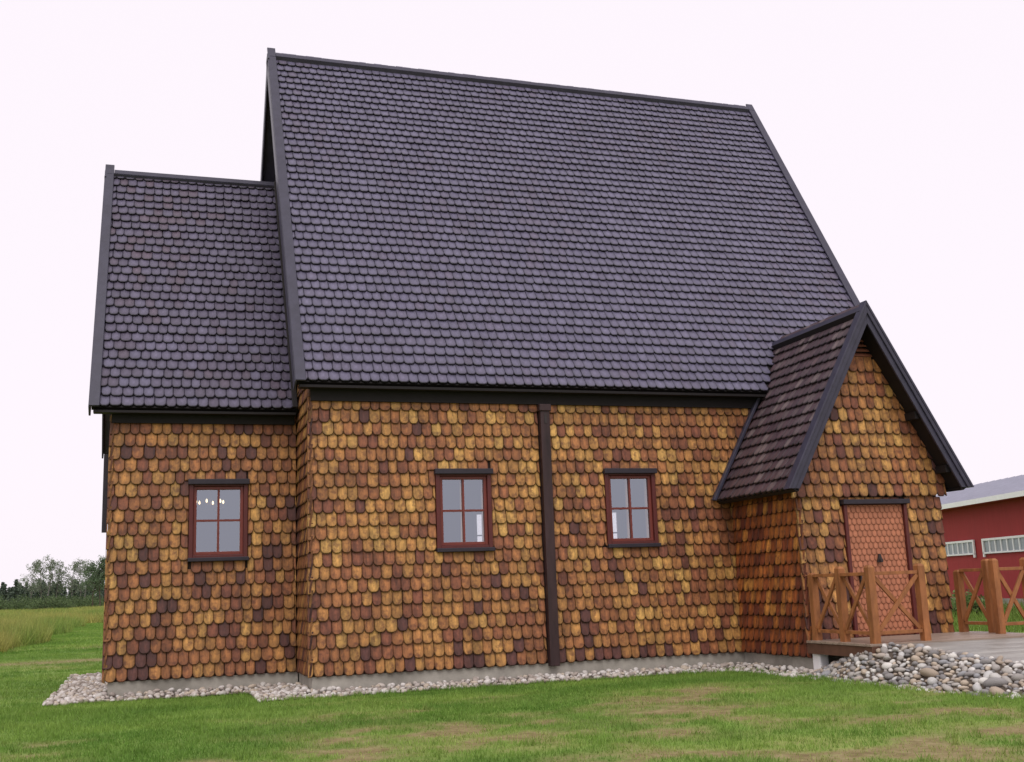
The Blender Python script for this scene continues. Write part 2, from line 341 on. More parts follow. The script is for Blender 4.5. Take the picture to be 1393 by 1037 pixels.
def lay(kind, part, fr, u0, u1, v0, v1, planes=(), holes=(), pal=WALL_PAL, gain=1.0, shiftfn=None, cand=True, hide=None, expo=EXPO, sw=SHW, nb0=0.0, flare=0.0):
    rows = int(math.ceil((v1-v0)/expo)); ln = expo*1.3
    for r in range(rows):
        vb = v0+r*expo; u = u0-random.uniform(.2, .8)*sw
        if r % 2: u -= sw*.5
        while u < u1:
            wd = sw*random.uniform(.86, 1.12); c = u+wd/2; u += wd
            jv = random.gauss(0, .003)+.003*math.sin(c*1.7+r*2.1); rot = random.gauss(0, .011); jn = random.uniform(-.003, .004)
            g = wd-(random.uniform(.004, .007) if kind == 'wall_shingle' else random.uniform(.002, .004))
            base = outline(g, min(ln, v1-vb+.0001) if v1-vb < ln else ln)
            base = [(a, b) for a, b in base]
            if v1-vb < .06: continue
            ca, sa = math.cos(rot), math.sin(rot)
            wp = [(c+a*ca-b*sa, vb+jv+a*sa+b*ca) for a, b in base]
            whole = True; cl = wp
            for pl in [(-1, 0, -u0), (1, 0, u1)] + list(planes):
                cl2 = clip(cl, *pl)
                if len(cl2) < 3: cl = []; break
                if abs(area(cl2)-area(cl)) > 1e-7: whole = False
                cl = cl2
            if not cl: continue
            for (h0, h1, k0, k1) in holes:
                us = [p[0] for p in cl]; vs_ = [p[1] for p in cl]
                if max(us) <= h0 or min(us) >= h1 or max(vs_) <= k0 or min(vs_) >= k1: continue
                whole = False
                opts = [clip(cl, 1, 0, h0), clip(cl, -1, 0, -h1), clip(cl, 0, 1, k0), clip(cl, 0, -1, -k1)]
                cl = max(opts, key=lambda q: area(q) if len(q) > 2 else 0)
                if len(cl) < 3 or area(cl) < 4e-4: cl = []; break
            if not cl or area(cl) < 8e-4: continue
            ctr = fr.at(c, vb+expo*.5)
            if hide and hide(ctr): continue
            sh = shiftfn(c, vb, ctr) if shiftfn else 0
            col = np.minimum(pick(pal, sh)*gain, .8)
            nb = nb0+jn+(SET if kind == 'wall_shingle' else 0)
            uvo = (random.uniform(0, 50), random.uniform(0, 50))
            if whole and cand:
                x, y, z = project(ctr)
                if 4 < x < 1389 and 4 < y < 1033:
                    d = CAM-ctr; s = abs(d@fr.N)/np.linalg.norm(d)*(FPX/z)**2*g*expo
                    POOL.append((s, kind, part, fr, c, vb+jv, rot, g, nb, col, uvo)); continue
            loc = [(p[0]-c, p[1]-vb) for p in cl]
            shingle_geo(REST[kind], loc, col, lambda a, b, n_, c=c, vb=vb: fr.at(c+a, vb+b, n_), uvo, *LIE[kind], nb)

# ---- wall carcass (real openings, so that one looks into the church through the panes)
def wall_sheet(mb, fr, u0, u1, v0, v1, holes, th=.16):
    us = sorted({u0, u1, *[h[0] for h in holes], *[h[1] for h in holes]}); vs_ = sorted({v0, v1, *[h[2] for h in holes], *[h[3] for h in holes]})
    inh = lambda a, b: any(h[0] < a < h[1] and h[2] < b < h[3] for h in holes)
    for i in range(len(us)-1):
        for j in range(len(vs_)-1):
            a, b, c, d = us[i], us[i+1], vs_[j], vs_[j+1]
            if inh((a+b)/2, (c+d)/2): continue
            mb.poly([fr.at(a, c), fr.at(b, c), fr.at(b, d), fr.at(a, d)])
            mb.poly([fr.at(a, c, -th), fr.at(a, d, -th), fr.at(b, d, -th), fr.at(b, c, -th)])
    for h in list(holes)+[(u0, u1, v0, v1)]:
        a, b, c, d = h
        for p, q_ in (((a, c), (b, c)), ((b, c), (b, d)), ((b, d), (a, d)), ((a, d), (a, c))):
            mb.poly([fr.at(*p), fr.at(*q_), fr.at(*q_, -th), fr.at(*p, -th)])
SET = .045        # the sheathing lies this far behind the shingles' face
F_NAVE = Frame((0, SET, 0), (1, 0, 0), (0, 0, 1))
F_RET = Frame((SET, 2*NW2, 0), (0, -1, 0), (0, 0, 1))            # left gable wall of the nave: u runs towards the camera
F_CH = Frame((0, CHY+SET, 0), (1, 0, 0), (0, 0, 1))
F_CHL = Frame((CHX+SET, 2*NW2-CHY, 0), (0, -1, 0), (0, 0, 1))
F_PF = Frame((0, PY+SET, 0), (1, 0, 0), (0, 0, 1))
F_PL = Frame((PX0+SET, 0, 0), (0, -1, 0), (0, 0, 1))
WIN = dict(w=.853, z0=1.935, z1=3.065)
W1X, W2X, WCX = 1.862, 4.560, -1.577
NE, CE = 4.365, 4.178                     # eave heights
NS, CS = 1.6966, 1.6657                   # roof slopes (rise over run)
NOE, COE = .237, .246
NR, CR = 11.413, 8.841                    # ridge heights
hole = lambda x, d=.03: (x+d, x+WIN['w']-d, WIN['z0']+d, WIN['z1']-d)
NTOP = NE+NS*NOE-.12
mb = MB(); wall_sheet(mb, F_NAVE, SET+.002, NX1, ZB-.02, NTOP, [hole(W1X), hole(W2X)])
nave_wall = church.part('nave_wall', mb, M_BACK)
mb = MB(); fb = Frame((NX1, 2*NW2-SET, 0), (-1, 0, 0), (0, 0, 1))
FARW = [(4.64, 5.49), (7.37, 8.22)]
wall_sheet(mb, fb, 0, NX1-.05, ZB-.02, NTOP, [(NX1-b, NX1-a, 1.935, 3.065) for a, b in FARW])
rear_wall = church.part('rear_wall', mb, M_BACK)
apex = NR-.12
def gable(mb, x, th, y0, y1, z0, ze, ya, za):
    pr = [(x, y0, z0), (x, y1, z0), (x, y1, ze), (x, ya, za), (x, y0, ze)]
    mb.prism(pr, (th, 0, 0))
mb = MB(); gable(mb, SET, .14, SET+.17, 2*NW2-SET-.17, ZB-.02, NTOP, NW2, apex-.1)
gable_wall = church.part('gable_wall', mb, M_BACK)
mb = MB(); gable(mb, NX1-.14, .14, SET+.17, 2*NW2-SET-.17, ZB-.02, NTOP, NW2, apex-.1)
church.part('gable_wall', mb, M_BACK)
CTOP = CE+CS*COE-.12
mb = MB(); wall_sheet(mb, F_CH, CHX+SET+.002, -.002, ZB-.02, CTOP, [hole(WCX)])
chancel_wall = church.part('chancel_wall', mb, M_BACK)
mb = MB(); gable(mb, CHX+SET, .14, CHY+SET+.17, 2*NW2-CHY-.05, ZB-.02, CTOP, NW2, CR-.22)
mb.box(CHX+.2, -.002, 2*NW2-CHY-.2, 2*NW2-CHY, ZB-.02, CTOP)
chancel_end_wall = church.part('chancel_end_wall', mb, M_BACK)
# floor and ceiling inside
mb = MB(); mb.box(SET+.2, NX1-.2, SET+.2, 2*NW2-.2, ZB-.1, ZB+.12); mb.box(CHX+.2, SET-.02, CHY+.25, 2*NW2-CHY-.25, ZB-.1, ZB+.12)
church.part('interior_floor', mb, M_INT)
mb = MB(); mb.box(SET+.2, NX1-.2, SET+.2, 2*NW2-.2, 4.25, 4.3); mb.box(CHX+.2, SET-.02, CHY+.25, 2*NW2-CHY-.25, 4.1, 4.15)
church.part('interior_ceiling', mb, M_INT)
# porch carcass
PEZ, PRZ, POX, POF = 2.596, 5.30, .287, .316
PXM = (PX0+PX1)/2; PSL = (PRZ-PEZ)/(PXM-PX0+POX)
DOOR = (7.48, 8.57, .47, 2.41)
mb = MB()
x0, x1 = PX0+SET, PX1-SET; zt = PEZ+PSL*POX-.12
wall_sheet(mb, F_PF, x0+.002, x1, ZB-.02, zt, [(DOOR[0]+.03, DOOR[1]-.03, DOOR[2]-.2, DOOR[3]-.03)], th=.14)
mb.prism([(x0+.002, PY+SET, zt+.001), (x1, PY+SET, zt+.001), (PXM, PY+SET, PRZ-.2)], (0, .14, 0))
porch_wall = church.part('porch_wall', mb, M_BACK)
mb = MB(); mb.box(x0, x0+.14, PY+SET+.143, SET-.003, ZB-.02, zt); porch_side_wall = church.part('porch_side_wall', mb, M_BACK)
mb = MB(); mb.box(x1-.14, x1, PY+SET+.143, SET-.003, ZB-.02, zt); church.part('porch_side_wall', mb, M_BACK)
# plinths
mb = MB()
for a, b, c, d in ((.0+.03, NX1-.04, .03+.02, 2*NW2-.05), (CHX+.05, -.0+.03, CHY+.05, 2*NW2-CHY-.05), (PX0+.05, PX1-.05, PY+.05, .05)):
    mb.box(a+.02, b, c, d, -.15, ZB-.021-.0)
church.part('plinth', mb, M_PLINTH)

# ---- roofs
def roof_frame_front(x0, eave_y, eave_z, slope):
    l = math.hypot(1, slope); return Frame((x0, eave_y, eave_z), (1, 0, 0), (0, 1/l, slope/l))
NXL, NXR = -.2, 10.15
F_NR = roof_frame_front(NXL, -NOE, NE, NS)
NLEN = math.hypot(NW2+NOE, NR-NE)
def slab(fr, x0, x1, ln, th, n0=-.05):
    mb = MB(); mb.hexa([fr.at(x0, 0, n0-th), fr.at(x1, 0, n0-th), fr.at(x1, ln, n0-th), fr.at(x0, ln, n0-th), fr.at(x0, 0, n0), fr.at(x1, 0, n0), fr.at(x1, ln, n0), fr.at(x0, ln, n0)]); return mb
nave_roof = church.part('nave_roof', slab(F_NR, .02, NXR-NXL-.02, NLEN-.03, .07), M_SOFFIT)
l = math.hypot(1, NS)
F_NRB = Frame((NXR, 2*NW2+NOE, NE), (-1, 0, 0), (0, -1/l, NS/l))
church.part('nave_roof', slab(F_NRB, .02, NXR-NXL-.02, NLEN-.03, .11, -.01), M_TRIM)
F_CR = roof_frame_front(-2.997, CHY-COE, CE, CS); CLEN = math.hypot(NW2-CHY+COE, CR-CE)
chancel_roof = church.part('chancel_roof', slab(F_CR, .02, 2.997+.0, CLEN-.03, .07), M_SOFFIT)
l = math.hypot(1, CS); F_CRB = Frame((-.0, 2*NW2-CHY+COE, CE), (-1, 0, 0), (0, -1/l, CS/l))
church.part('chancel_roof', slab(F_CRB, .0, 2.997-.02, CLEN-.03, .11, -.01), M_TRIM)
PYF = PY-POF
l = math.hypot(1, PSL)
F_PRL = Frame((PX0-POX, 1.0, PEZ), (0, -1, 0), (1/l, 0, PSL/l)); PLEN = math.hypot(PXM-PX0+POX, PRZ-PEZ)
F_PRR = Frame((PX1+POX, PYF, PEZ), (0, 1, 0), (-1/l, 0, PSL/l))
def yroof(z): return -NOE+(z-NE)/NS      # where the nave roof surface is at height z
# porch roof slabs: rear edge follows the nave wall, then the nave roof
def porch_slab(fr, left, n0, th):
    mb = MB()
    pts = []
    for v in (0, (NE-.1-PEZ)/(PSL/l), PLEN-.02):
        z = PEZ+v*PSL/l; y = .01 if z < NE else max(.01, yroof(z)+.03)
        pts.append((v, y))
    poly = []
    U = (lambda y: (1.0-y)) if left else (lambda y: y-PYF)
    out = [(U(PYF+.02), 0)] + [(U(y), v) for v, y in pts] + [(U(PYF+.02), PLEN-.02)]
    top = [fr.at(a, b, n0) for a, b in out]
    mb.prism(top, -fr.N*th); return mb
porch_roof = church.part('porch_roof', porch_slab(F_PRL, True, -.05, .07), M_SOFFIT)
church.part('porch_roof', porch_slab(F_PRR, False, -.01, .11), M_SOFFIT)

# ---- shingles
def wshift(c, v, P):
    s = (fbm(P[0]*.9+P[1]*1.3, P[2]*.9, 5, 3)-.5)*.26
    if v < .7: s += .12*(1-(v-.2)/.5)            # the lowest courses are soaked darker
    return s
H1 = [(W1X-.005, W1X+WIN['w']+.005, WIN['z0']-.03, WIN['z1']+.03), (W2X-.005, W2X+WIN['w']+.005, WIN['z0']-.03, WIN['z1']+.03), (3.50, 3.675, 0, 4.12)]
lay('wall_shingle', nave_wall, F_NAVE, -.01, 7.75, .225, 4.22, holes=H1, gain=KW, shiftfn=wshift, hide=lambda P: P[0] > PX0+.14 and P[2] < PEZ+PSL*(P[0]-PX0+POX)-.15)
lay('wall_shingle', chancel_wall, F_CH, CHX-.01, -.0, .225, 4.06, holes=[(WCX-.005, WCX+WIN['w']+.005, WIN['z0']-.03, WIN['z1']+.03)], gain=KW*.93, shiftfn=lambda c, v, P: wshift(c, v, P)+.05)
# return wall beside the chancel, then the gable above the chancel roof (u = 2*NW2 - y)
yy = lambda u: 2*NW2-u
lay('wall_shingle', gable_wall, F_RET, 2*NW2-CHY-SET-.0, 2*NW2-.0, .225, 4.45, gain=KW*.85, shiftfn=lambda c, v, P: wshift(c, v, P)+.12)
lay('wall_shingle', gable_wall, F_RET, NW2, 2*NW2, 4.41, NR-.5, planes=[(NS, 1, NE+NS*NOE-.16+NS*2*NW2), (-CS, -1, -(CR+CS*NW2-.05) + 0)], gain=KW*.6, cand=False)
lay('wall_shingle', chancel_end_wall, F_CHL, 0, 2*NW2-2*CHY, .225, CR-.5, planes=[(CS, 1, CE+CS*COE-.16+CS*(2*NW2-2*CHY)), (-CS, 1, CE+CS*COE-.16)], holes=[(1.7, 2.9, 2.3, 3.6)], gain=KW*.85, cand=False)
PH = [(DOOR[0]-.005, DOOR[1]+.005, 0, DOOR[3]+.02)]
pshift = lambda c, v, P: wshift(c, v, P)+.04
lay('wall_shingle', porch_wall, F_PF, PX0-.01, PX1+.01, .41, 2.47, holes=PH, gain=KW*.95, shiftfn=pshift)
gz = PEZ+PSL*POX-.13
lay('wall_shingle', porch_wall, F_PF, PX0-.10, PX1+.10, 2.47, 4.55, planes=[(-PSL, 1, gz-PSL*PX0), (PSL, 1, gz+PSL*PX1)], gain=KW*.95, shiftfn=pshift, nb0=.035)
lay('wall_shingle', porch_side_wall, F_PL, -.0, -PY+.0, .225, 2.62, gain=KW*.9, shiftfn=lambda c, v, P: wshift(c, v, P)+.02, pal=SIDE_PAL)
hidep = lambda P: P[0] > PX0-POX and P[2] < PEZ+PSL*(min(P[0], 2*PXM-P[0])-PX0+POX)-.06
rsh = lambda c, v, P: (fbm(P[0]*.5, P[2]*.5, 31, 3)-.5)*.9
lay('roof_shingle', nave_roof, F_NR, .10, NXR-NXL-.10, 0, NLEN-.02, pal=ROOF_PAL, gain=KR, shiftfn=rsh, hide=hidep)
lay('roof_shingle', chancel_roof, F_CR, .10, 2.997-.02, 0, CLEN-.02, pal=CHROOF_PAL, gain=KR*.95, shiftfn=rsh)
backs = [(-1, 0, -(1.0-.012))]
lay('roof_shingle', porch_roof, F_PRL, 1.0-.30, 1.0-PYF-.09, 0, PLEN-.02, pal=PORCH_PAL, gain=KR*1.05, hide=lambda P: P[1] > max(-.01, yroof(P[2])+.10))

# 300 largest of each kind become objects of their own, the rest is one part
CACHE = {}
def shmesh(kind, col):
    """shared mesh for alike shingles: unit width 1 m scaled by the object; 40 colour variants a kind"""
    key = (kind, round(float(col[0])*24), round(float(col[2])*30))
    if key not in CACHE: CACHE[key] = []
    L = CACHE[key]
    if len(L) < 3:
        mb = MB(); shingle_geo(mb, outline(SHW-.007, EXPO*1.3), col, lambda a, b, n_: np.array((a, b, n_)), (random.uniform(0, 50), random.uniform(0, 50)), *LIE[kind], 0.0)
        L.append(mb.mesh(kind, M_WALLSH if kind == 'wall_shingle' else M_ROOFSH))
    return random.choice(L)
POOL.sort(key=lambda t: -t[0])
cnt = {'wall_shingle': 0, 'roof_shingle': 0}
for (s, kind, part, fr, c, vb, rot, g, nb, col, uvo) in POOL:
    if cnt[kind] < 300:
        cnt[kind] += 1
        O = fr.at(c, vb, nb); R = Matrix(((fr.U[0], fr.V[0], fr.N[0], O[0]), (fr.U[1], fr.V[1], fr.N[1], O[1]), (fr.U[2], fr.V[2], fr.N[2], O[2]), (0, 0, 0, 1)))
        o = link(kind, shmesh(kind, col), part)
        o.matrix_basis = R @ Matrix.Rotation(rot, 4, 'Z') @ Matrix.Diagonal((g/(SHW-.007), 1, 1, 1))
    else:
        ca, sa = math.cos(rot), math.sin(rot)
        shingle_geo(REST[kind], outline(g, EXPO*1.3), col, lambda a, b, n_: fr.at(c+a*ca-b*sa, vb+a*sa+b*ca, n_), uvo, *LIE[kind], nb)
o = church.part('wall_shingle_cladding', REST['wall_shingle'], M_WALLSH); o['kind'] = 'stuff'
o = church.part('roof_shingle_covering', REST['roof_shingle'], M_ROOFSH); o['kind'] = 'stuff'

# ---- eaves, verge boards, ridges
def board(name, a, b, wd, th, upv, m=M_TRIM):
    mb = MB(); mb.bar(a, b, wd, th, upv); return bevel(church.part(name, mb, m), .008)
# nave frieze and soffit
mb = MB(); mb.box(.03, PX0+.9, -.03, SET-.002, 4.10, 4.28); church.part('frieze_board', mb, M_SOFFIT)
mb = MB(); mb.box(NXL+.05, NXR-.05, -NOE+.03, -.031, 4.262, 4.30); church.part('soffit', mb, M_SOFFIT)
mb = MB(); mb.box(CHX+.02, -.03, CHY-.03, CHY+SET-.002, 3.95, 4.10); church.part('frieze_board', mb, M_SOFFIT)
mb = MB(); mb.box(-2.95, -.03, CHY-COE+.03, CHY-.031, 4.075, 4.11); church.part('soffit', mb, M_SOFFIT)
# verge boards (flat cap on the shingles + upright barge board)
for fr, ux, ln, ext in ((F_NR, .06, NLEN, .16), (F_NR, NXR-NXL-.06, NLEN, .10), (F_CR, .06, CLEN, .14)):
    a = fr.at(ux, -.03, .01); b = fr.at(ux, ln+ext, .01)
    board('verge_board', a, b, .15, .035, fr.N)
    s = -1 if ux < 1 else 1
    a = fr.at(ux+s*.066, -.03, -.115); b = fr.at(ux+s*.066, ln+.02, -.115)
    board('barge_board', a, b, .03, .21, fr.N)
for fr, ux, ln, ext in ((F_NRB, NXR-NXL-.06, NLEN, .10), (F_CRB, 2.997-.06, CLEN, .08)):
    a = fr.at(ux, -.03, .01); b = fr.at(ux, ln-.03, .01); board('verge_board', a, b, .15, .035, fr.N)
    a = fr.at(ux+.066, -.03, -.115); b = fr.at(ux+.066, ln-.06, -.115); board('barge_board', a, b, .03, .21, fr.N)
# chancel: valley trim where its roof meets the nave gable
a = F_CR.at(2.997-.05+.0, -.02, .035); b = F_CR.at(2.997-.05, CLEN, .035); board('flashing_board', a, b, .08, .03, F_CR.N, M_SOFFIT)
# ridges
def ridge(x0, x1, y, z, s, axis='x'):
    for e in (-1, 1):
        mb = MB(); l_ = math.hypot(1, s)
        dn = np.array((0, e/l_, -s/l_)) if axis == 'x' else np.array((e/l_, 0, -s/l_))
        nn = np.array((0, e*s/l_, 1/l_)) if axis == 'x' else np.array((e*s/l_, 0, 1/l_))
        A = np.array((x0, y, z)) if axis == 'x' else np.array((y, x0, z)); B = np.array((x1, y, z)) if axis == 'x' else np.array((y, x1, z))
        mb.bar(A+dn*.05+nn*.015, B+dn*.05+nn*.015, .10, .025, nn); church.part('ridge_board', mb, M_TRIM)
ridge(NXL+.14, NXR-.14, NW2, NR, NS); ridge(-2.997+.14, -.03, NW2, CR, CS); ridge(PYF+.05, yroof(PRZ)+.02, PXM, PRZ, PSL, 'y')
# porch verge and barge boards
for fr, left in ((F_PRL, True), (F_PRR, False)):
    uf = (1.0-PYF) if left else 0; s = 1 if left else -1
    e = -1 if left else 1; l_ = math.hypot(1, PSL); nn = np.array((e*PSL/l_, 1/l_)); xe = PXM+e*(PXM-PX0+POX+.10)
    def strip(name, n0, n1, y0, y1, m):
        """board following the roof slope between heights n0 and n1 off the roof plane, mitred at the ridge"""
        pz = lambda x, n_: PEZ+PSL*(PXM-PX0+POX-abs(x-PXM))+n_*l_
        q = [(xe, y0, pz(xe, n0)), (PXM, y0, pz(PXM, n0)), (PXM, y0, pz(PXM, n1)), (xe, y0, pz(xe, n1))]
        if e > 0: q = q[::-1]
        q = [(p[0], y0, p[1]) for p in clip([(p[0], p[2]) for p in q], 0, -1, -2.575)]
        mb = MB(); mb.prism(q, (0, y1-y0, 0)); bevel(church.part(name, mb, m), .006)
    strip('verge_board', .003, .04, PYF-.035, PYF+.12, M_TRIM)
    strip('barge_board', -.135, .001, PYF-.002, PYF+.03, M_TRIM)
    strip('barge_fillet', -.055, .001, PYF-.028, PYF-.003, M_TRIM)
# porch roof: board against the nave wall, eave fascia
board('flashing_board', F_PRL.at(1.0+.05, -.02, .03), F_PRL.at(1.0+.05, (NE-.05-PEZ)/(PSL/math.hypot(1, PSL)), .03), .09, .05, F_PRL.N)
board('fascia', F_PRL.at(1.0+.03, .03, -.10), F_PRL.at(1.0-PYF-.02, .03, -.10), .04, .09, F_PRL.N, M_SOFFIT)
board('fascia', F_PRR.at(.02, .03, -.10), F_PRR.at(-PYF-.02, .03, -.10), .04, .09, F_PRR.N, M_SOFFIT)
for z in (2.95, 3.75):         # purlin ends under the porch verge
    for e in (-1, 1):
        xx = PXM+e*((PRZ-z)/PSL-.10)
        mb = MB(); mb.box(xx-.05, xx+.05, PYF+.06, PY+SET-.002, z-.14, z-.03); church.part('purlin_end', mb, M_SOFFIT)
for i in range(6):                # louvre slats in the gable tip
    z = 4.60+i*.075; hw = (PRZ-.13-z)/PSL
    if hw < .04: break
    mb = MB(); mb.hexa([(PXM-hw, PY-.01, z-.01), (PXM+hw, PY-.01, z-.01), (PXM+hw, PY+SET-.002, z+.03), (PXM-hw, PY+SET-.002, z+.03), (PXM-hw, PY-.01, z+.018), (PXM+hw, PY-.01, z+.018), (PXM+hw, PY+SET-.002, z+.058), (PXM-hw, PY+SET-.002, z+.058)])
    church.part('louvre_slat', mb, mat('louvre_wood', L4(112, 66, 48), rough=.6))

# ---- windows
def window(fr, u0, far=False):
    W, z0, z1 = WIN['w'], WIN['z0'], WIN['z1']; u1 = u0+W
    def bx(mb, a, b, c, d, n0, n1):
        mb.hexa([fr.at(a, c, n0), fr.at(b, c, n0), fr.at(b, d, n0), fr.at(a, d, n0), fr.at(a, c, n1), fr.at(b, c, n1), fr.at(b, d, n1), fr.at(a, d, n1)])
    mb = MB(); j = .062
    bx(mb, u0, u0+j, z0, z1, -.10, .055); bx(mb, u1-j, u1, z0, z1, -.10, .055); bx(mb, u0+j, u1-j, z1-.06, z1, -.10, .052); bx(mb, u0+j, u1-j, z0, z0+.05, -.10, .052)
    win = bevel(church.part('window', mb, M_FRAME), .006)
    if not far:
        mb = MB(); bx(mb, u0-.02, u1+.02, z1-.035, z1+.045, -.02, .115); bevel(sub(win, 'window_hood', mb, M_HOOD), .008)
        mb = MB(); bx(mb, u0-.01, u1+.02, z0-.045, z0+.012, -.02, .10); bevel(sub(win, 'window_sill', mb, M_HOOD), .008)
    mb = MB(); a, b, c, d = u0+j+.002, u1-j-.002, z0+.052, z1-.062; s = .046
    bx(mb, a, a+s, c, d, -.05, .012); bx(mb, b-s, b, c, d, -.05, .012); bx(mb, a+s, b-s, d-s, d, -.05, .010); bx(mb, a+s, b-s, c, c+s, -.05, .010)
    bevel(sub(win, 'sash', mb, M_SASH), .005)
    a, b, c, d = a+s, b-s, c+s, d-s; mu, mz = (a+b)/2, (c+d)/2; t = .015
    mb = MB(); bx(mb, mu-t, mu+t, c, d, -.042, .006); sub(win, 'muntin', mb, M_SASH)
    mb = MB(); bx(mb, a, mu-t-.001, mz-t, mz+t, -.042, .004); sub(win, 'muntin', mb, M_SASH)
    mb = MB(); bx(mb, mu+t+.001, b, mz-t, mz+t, -.042, .004); sub(win, 'muntin', mb, M_SASH)
    mb = MB()
    bx(mb, a-.04, a-.002, c-.04, d+.04, -.15, -.10); bx(mb, b+.002, b+.05, c-.04, d+.04, -.15, -.10); bx(mb, mu-.012, mu+.012, c-.04, d+.04, -.15, -.105)
    bx(mb, a-.001, mu-.013, c-.04, c-.002, -.15, -.10); bx(mb, mu+.013, b+.001, c-.04, c-.002, -.15, -.10); bx(mb, a-.001, mu-.013, d+.002, d+.04, -.15, -.10); bx(mb, mu+.013, b+.001, d+.002, d+.04, -.15, -.10)
    if not far: sub(win, 'inner_sash', mb, mat('pine_inner_sash', L4(196, 156, 110), rough=.5, var=.1))
    for p in ((a, mu-t, c, mz-t), (mu+t, b, c, mz-t), (a, mu-t, mz+t, d), (mu+t, b, mz+t, d)):
        k = random.uniform(-.002, .002)
        mb = MB(); mb.poly([fr.at(p[0], p[2], -.022+k), fr.at(p[1], p[2], -.022-k), fr.at(p[1], p[3], -.022-k), fr.at(p[0], p[3], -.022+k)]); sub(win, 'pane', mb, M_GLASS)
window(F_NAVE, W1X); window(F_NAVE, W2X); window(F_CH, WCX)
for a, b in FARW: window(fb, NX1-b, True)
window(F_CHL, 1.9, False)

# open shutter of the end window, seen edge-on past the chancel corner
mb = MB(); mb.box(CHX-.085, CHX-.01, 1.66, 1.71, 2.36, 3.52); bevel(church.part('window_shutter', mb, M_HOOD), .006)
# ---- door
mb = MB(); mb.box(DOOR[0]+.055, DOOR[1]-.055, PY+.035, PY+.09, DOOR[2], DOOR[3]-.05, tuple(lin((150, 88, 66))))
door = church.part('door', mb, M_DOORSH)
mb = MB(); r = 0; e = .088; sw = .083; F_D = Frame((0, PY+.034, 0), (1, 0, 0), (0, 0, 1)); zb = DOOR[2]+.01
for r in range(22):
    u = DOOR[0]+.058-(sw/2 if r % 2 else 0)
    while u < DOOR[1]-.058:
        wd = sw; p = [(a*(wd-.004), e*1.25 if i < 2 else b*.6) for i, (a, b) in enumerate(PROFILE)]; c = u+wd/2; u += wd
        cl = clip(clip(p, -1, 0, -(DOOR[0]+.058-c)), 1, 0, DOOR[1]-.058-c); v = zb+r*e
        cl = clip(cl, 0, 1, DOOR[3]-.055-v) if cl else cl
        if len(cl) < 3 or area(cl) < 3e-4: continue
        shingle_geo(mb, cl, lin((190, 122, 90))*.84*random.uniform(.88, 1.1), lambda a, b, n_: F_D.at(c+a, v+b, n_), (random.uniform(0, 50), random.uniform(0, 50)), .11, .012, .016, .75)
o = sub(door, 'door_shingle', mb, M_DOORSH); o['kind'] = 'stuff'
mb = MB(); mb.prism([(8.02-.045, PY-.02, 1.52), (8.02+.045, PY-.02, 1.52), (8.02+.012, PY-.02, 1.64), (8.02-.012, PY-.02, 1.64)], (0, .03, 0)); mb.tube([(8.02, PY-.03, 1.55), (8.02, PY-.05, 1.55)], [.02, .025], 8); sub(door, 'door_knocker', mb, M_IRON)
mb = MB(); mb.box(7.655, 7.675, PY-.025, PY+.02, 1.12, 1.36); mb.box(7.60, 7.72, PY-.03, PY+.02, 1.34, 1.37); mb.tube([(7.665, PY-.05, 1.16), (7.74, PY-.055, 1.16)], [.012, .012], 6); sub(door, 'door_handle', mb, M_IRON)
mb = MB()
mb.box(DOOR[0], DOOR[0]+.055, PY-.02, PY+.16, DOOR[2], DOOR[3]-.05); m2 = MB(); m2.box(DOOR[1]-.055, DOOR[1], PY-.02, PY+.16, DOOR[2], DOOR[3]-.05); bevel(church.part('door_jamb', m2, M_FRAME), .006)
df = bevel(church.part('door_jamb', mb, M_FRAME), .006)
mb = MB(); mb.box(DOOR[0]-.03, DOOR[1]+.03, PY-.07, PY+.1, DOOR[3]-.045, DOOR[3]+.025); bevel(sub(df, 'door_hood', mb, M_HOOD), .008)

# ---- wooden rain pipe on the nave wall
dp = Thing('wooden_downpipe', 'dark tarred wooden box downpipe running down the wall between two windows', 'downpipe', (3.59, -.06, .2))
mb = MB(); mb.box(3.515, 3.665, -.085, .03, .19, 4.02); bevel(dp.part('pipe_box', mb, M_PIPE), .008)
mb = MB(); mb.box(3.495, 3.685, -.11, .03, 3.99, 4.095); bevel(dp.part('pipe_head', mb, M_PIPE), .008)
mb = MB(); mb.box(3.572, 3.612, -.092, -.083, 3.80, 3.95); dp.part('slot', mb, M_IRON)
# ---- chandelier burning inside the chancel
CHC = np.array((-1.15, 3.9, 2.93))
ch = Thing('chandelier', 'lit chandelier with six small bulbs glowing behind the chancel window', 'chandelier', tuple(CHC))
brass = mat('brass', L4(150, 110, 50), rough=.35, metallic=1, var=.05)
mb = MB(); mb.tube([CHC+(0, 0, -.1), CHC+(0, 0, .0), CHC+(0, 0, .3), (CHC[0], CHC[1], 4.098)], [.03, .04, .012, .008], 8); ch.part('stem', mb, brass)
em = bpy.data.materials.new('bulb_glow'); em.use_nodes = True; bs = em.node_tree.nodes['Principled BSDF']; bs.inputs['Emission Color'].default_value = (1, .78, .45, 1); bs.inputs['Emission Strength'].default_value = 2.6
for i in range(6):
    t = 2*math.pi*i/6+.25; e = CHC+np.array((math.cos(t)*.235, math.sin(t)*.235, 0))
    mb = MB(); mb.tube([CHC+(0, 0, -.06), (CHC+e)/2+(0, 0, -.10), e+(0, 0, -.04)], [.008]*3, 6); mb.tube([e+(0, 0, -.045), e+(0, 0, .02)], [.016, .014], 8); arm = ch.part('arm', mb, brass)
    mb = MB(); mb.tube([e+(0, 0, .02), e+(0, 0, .04), e+(0, 0, .06), e+(0, 0, .085)], [.008, .017, .015, .004], 8); sub(arm, 'bulb', mb, em, True)

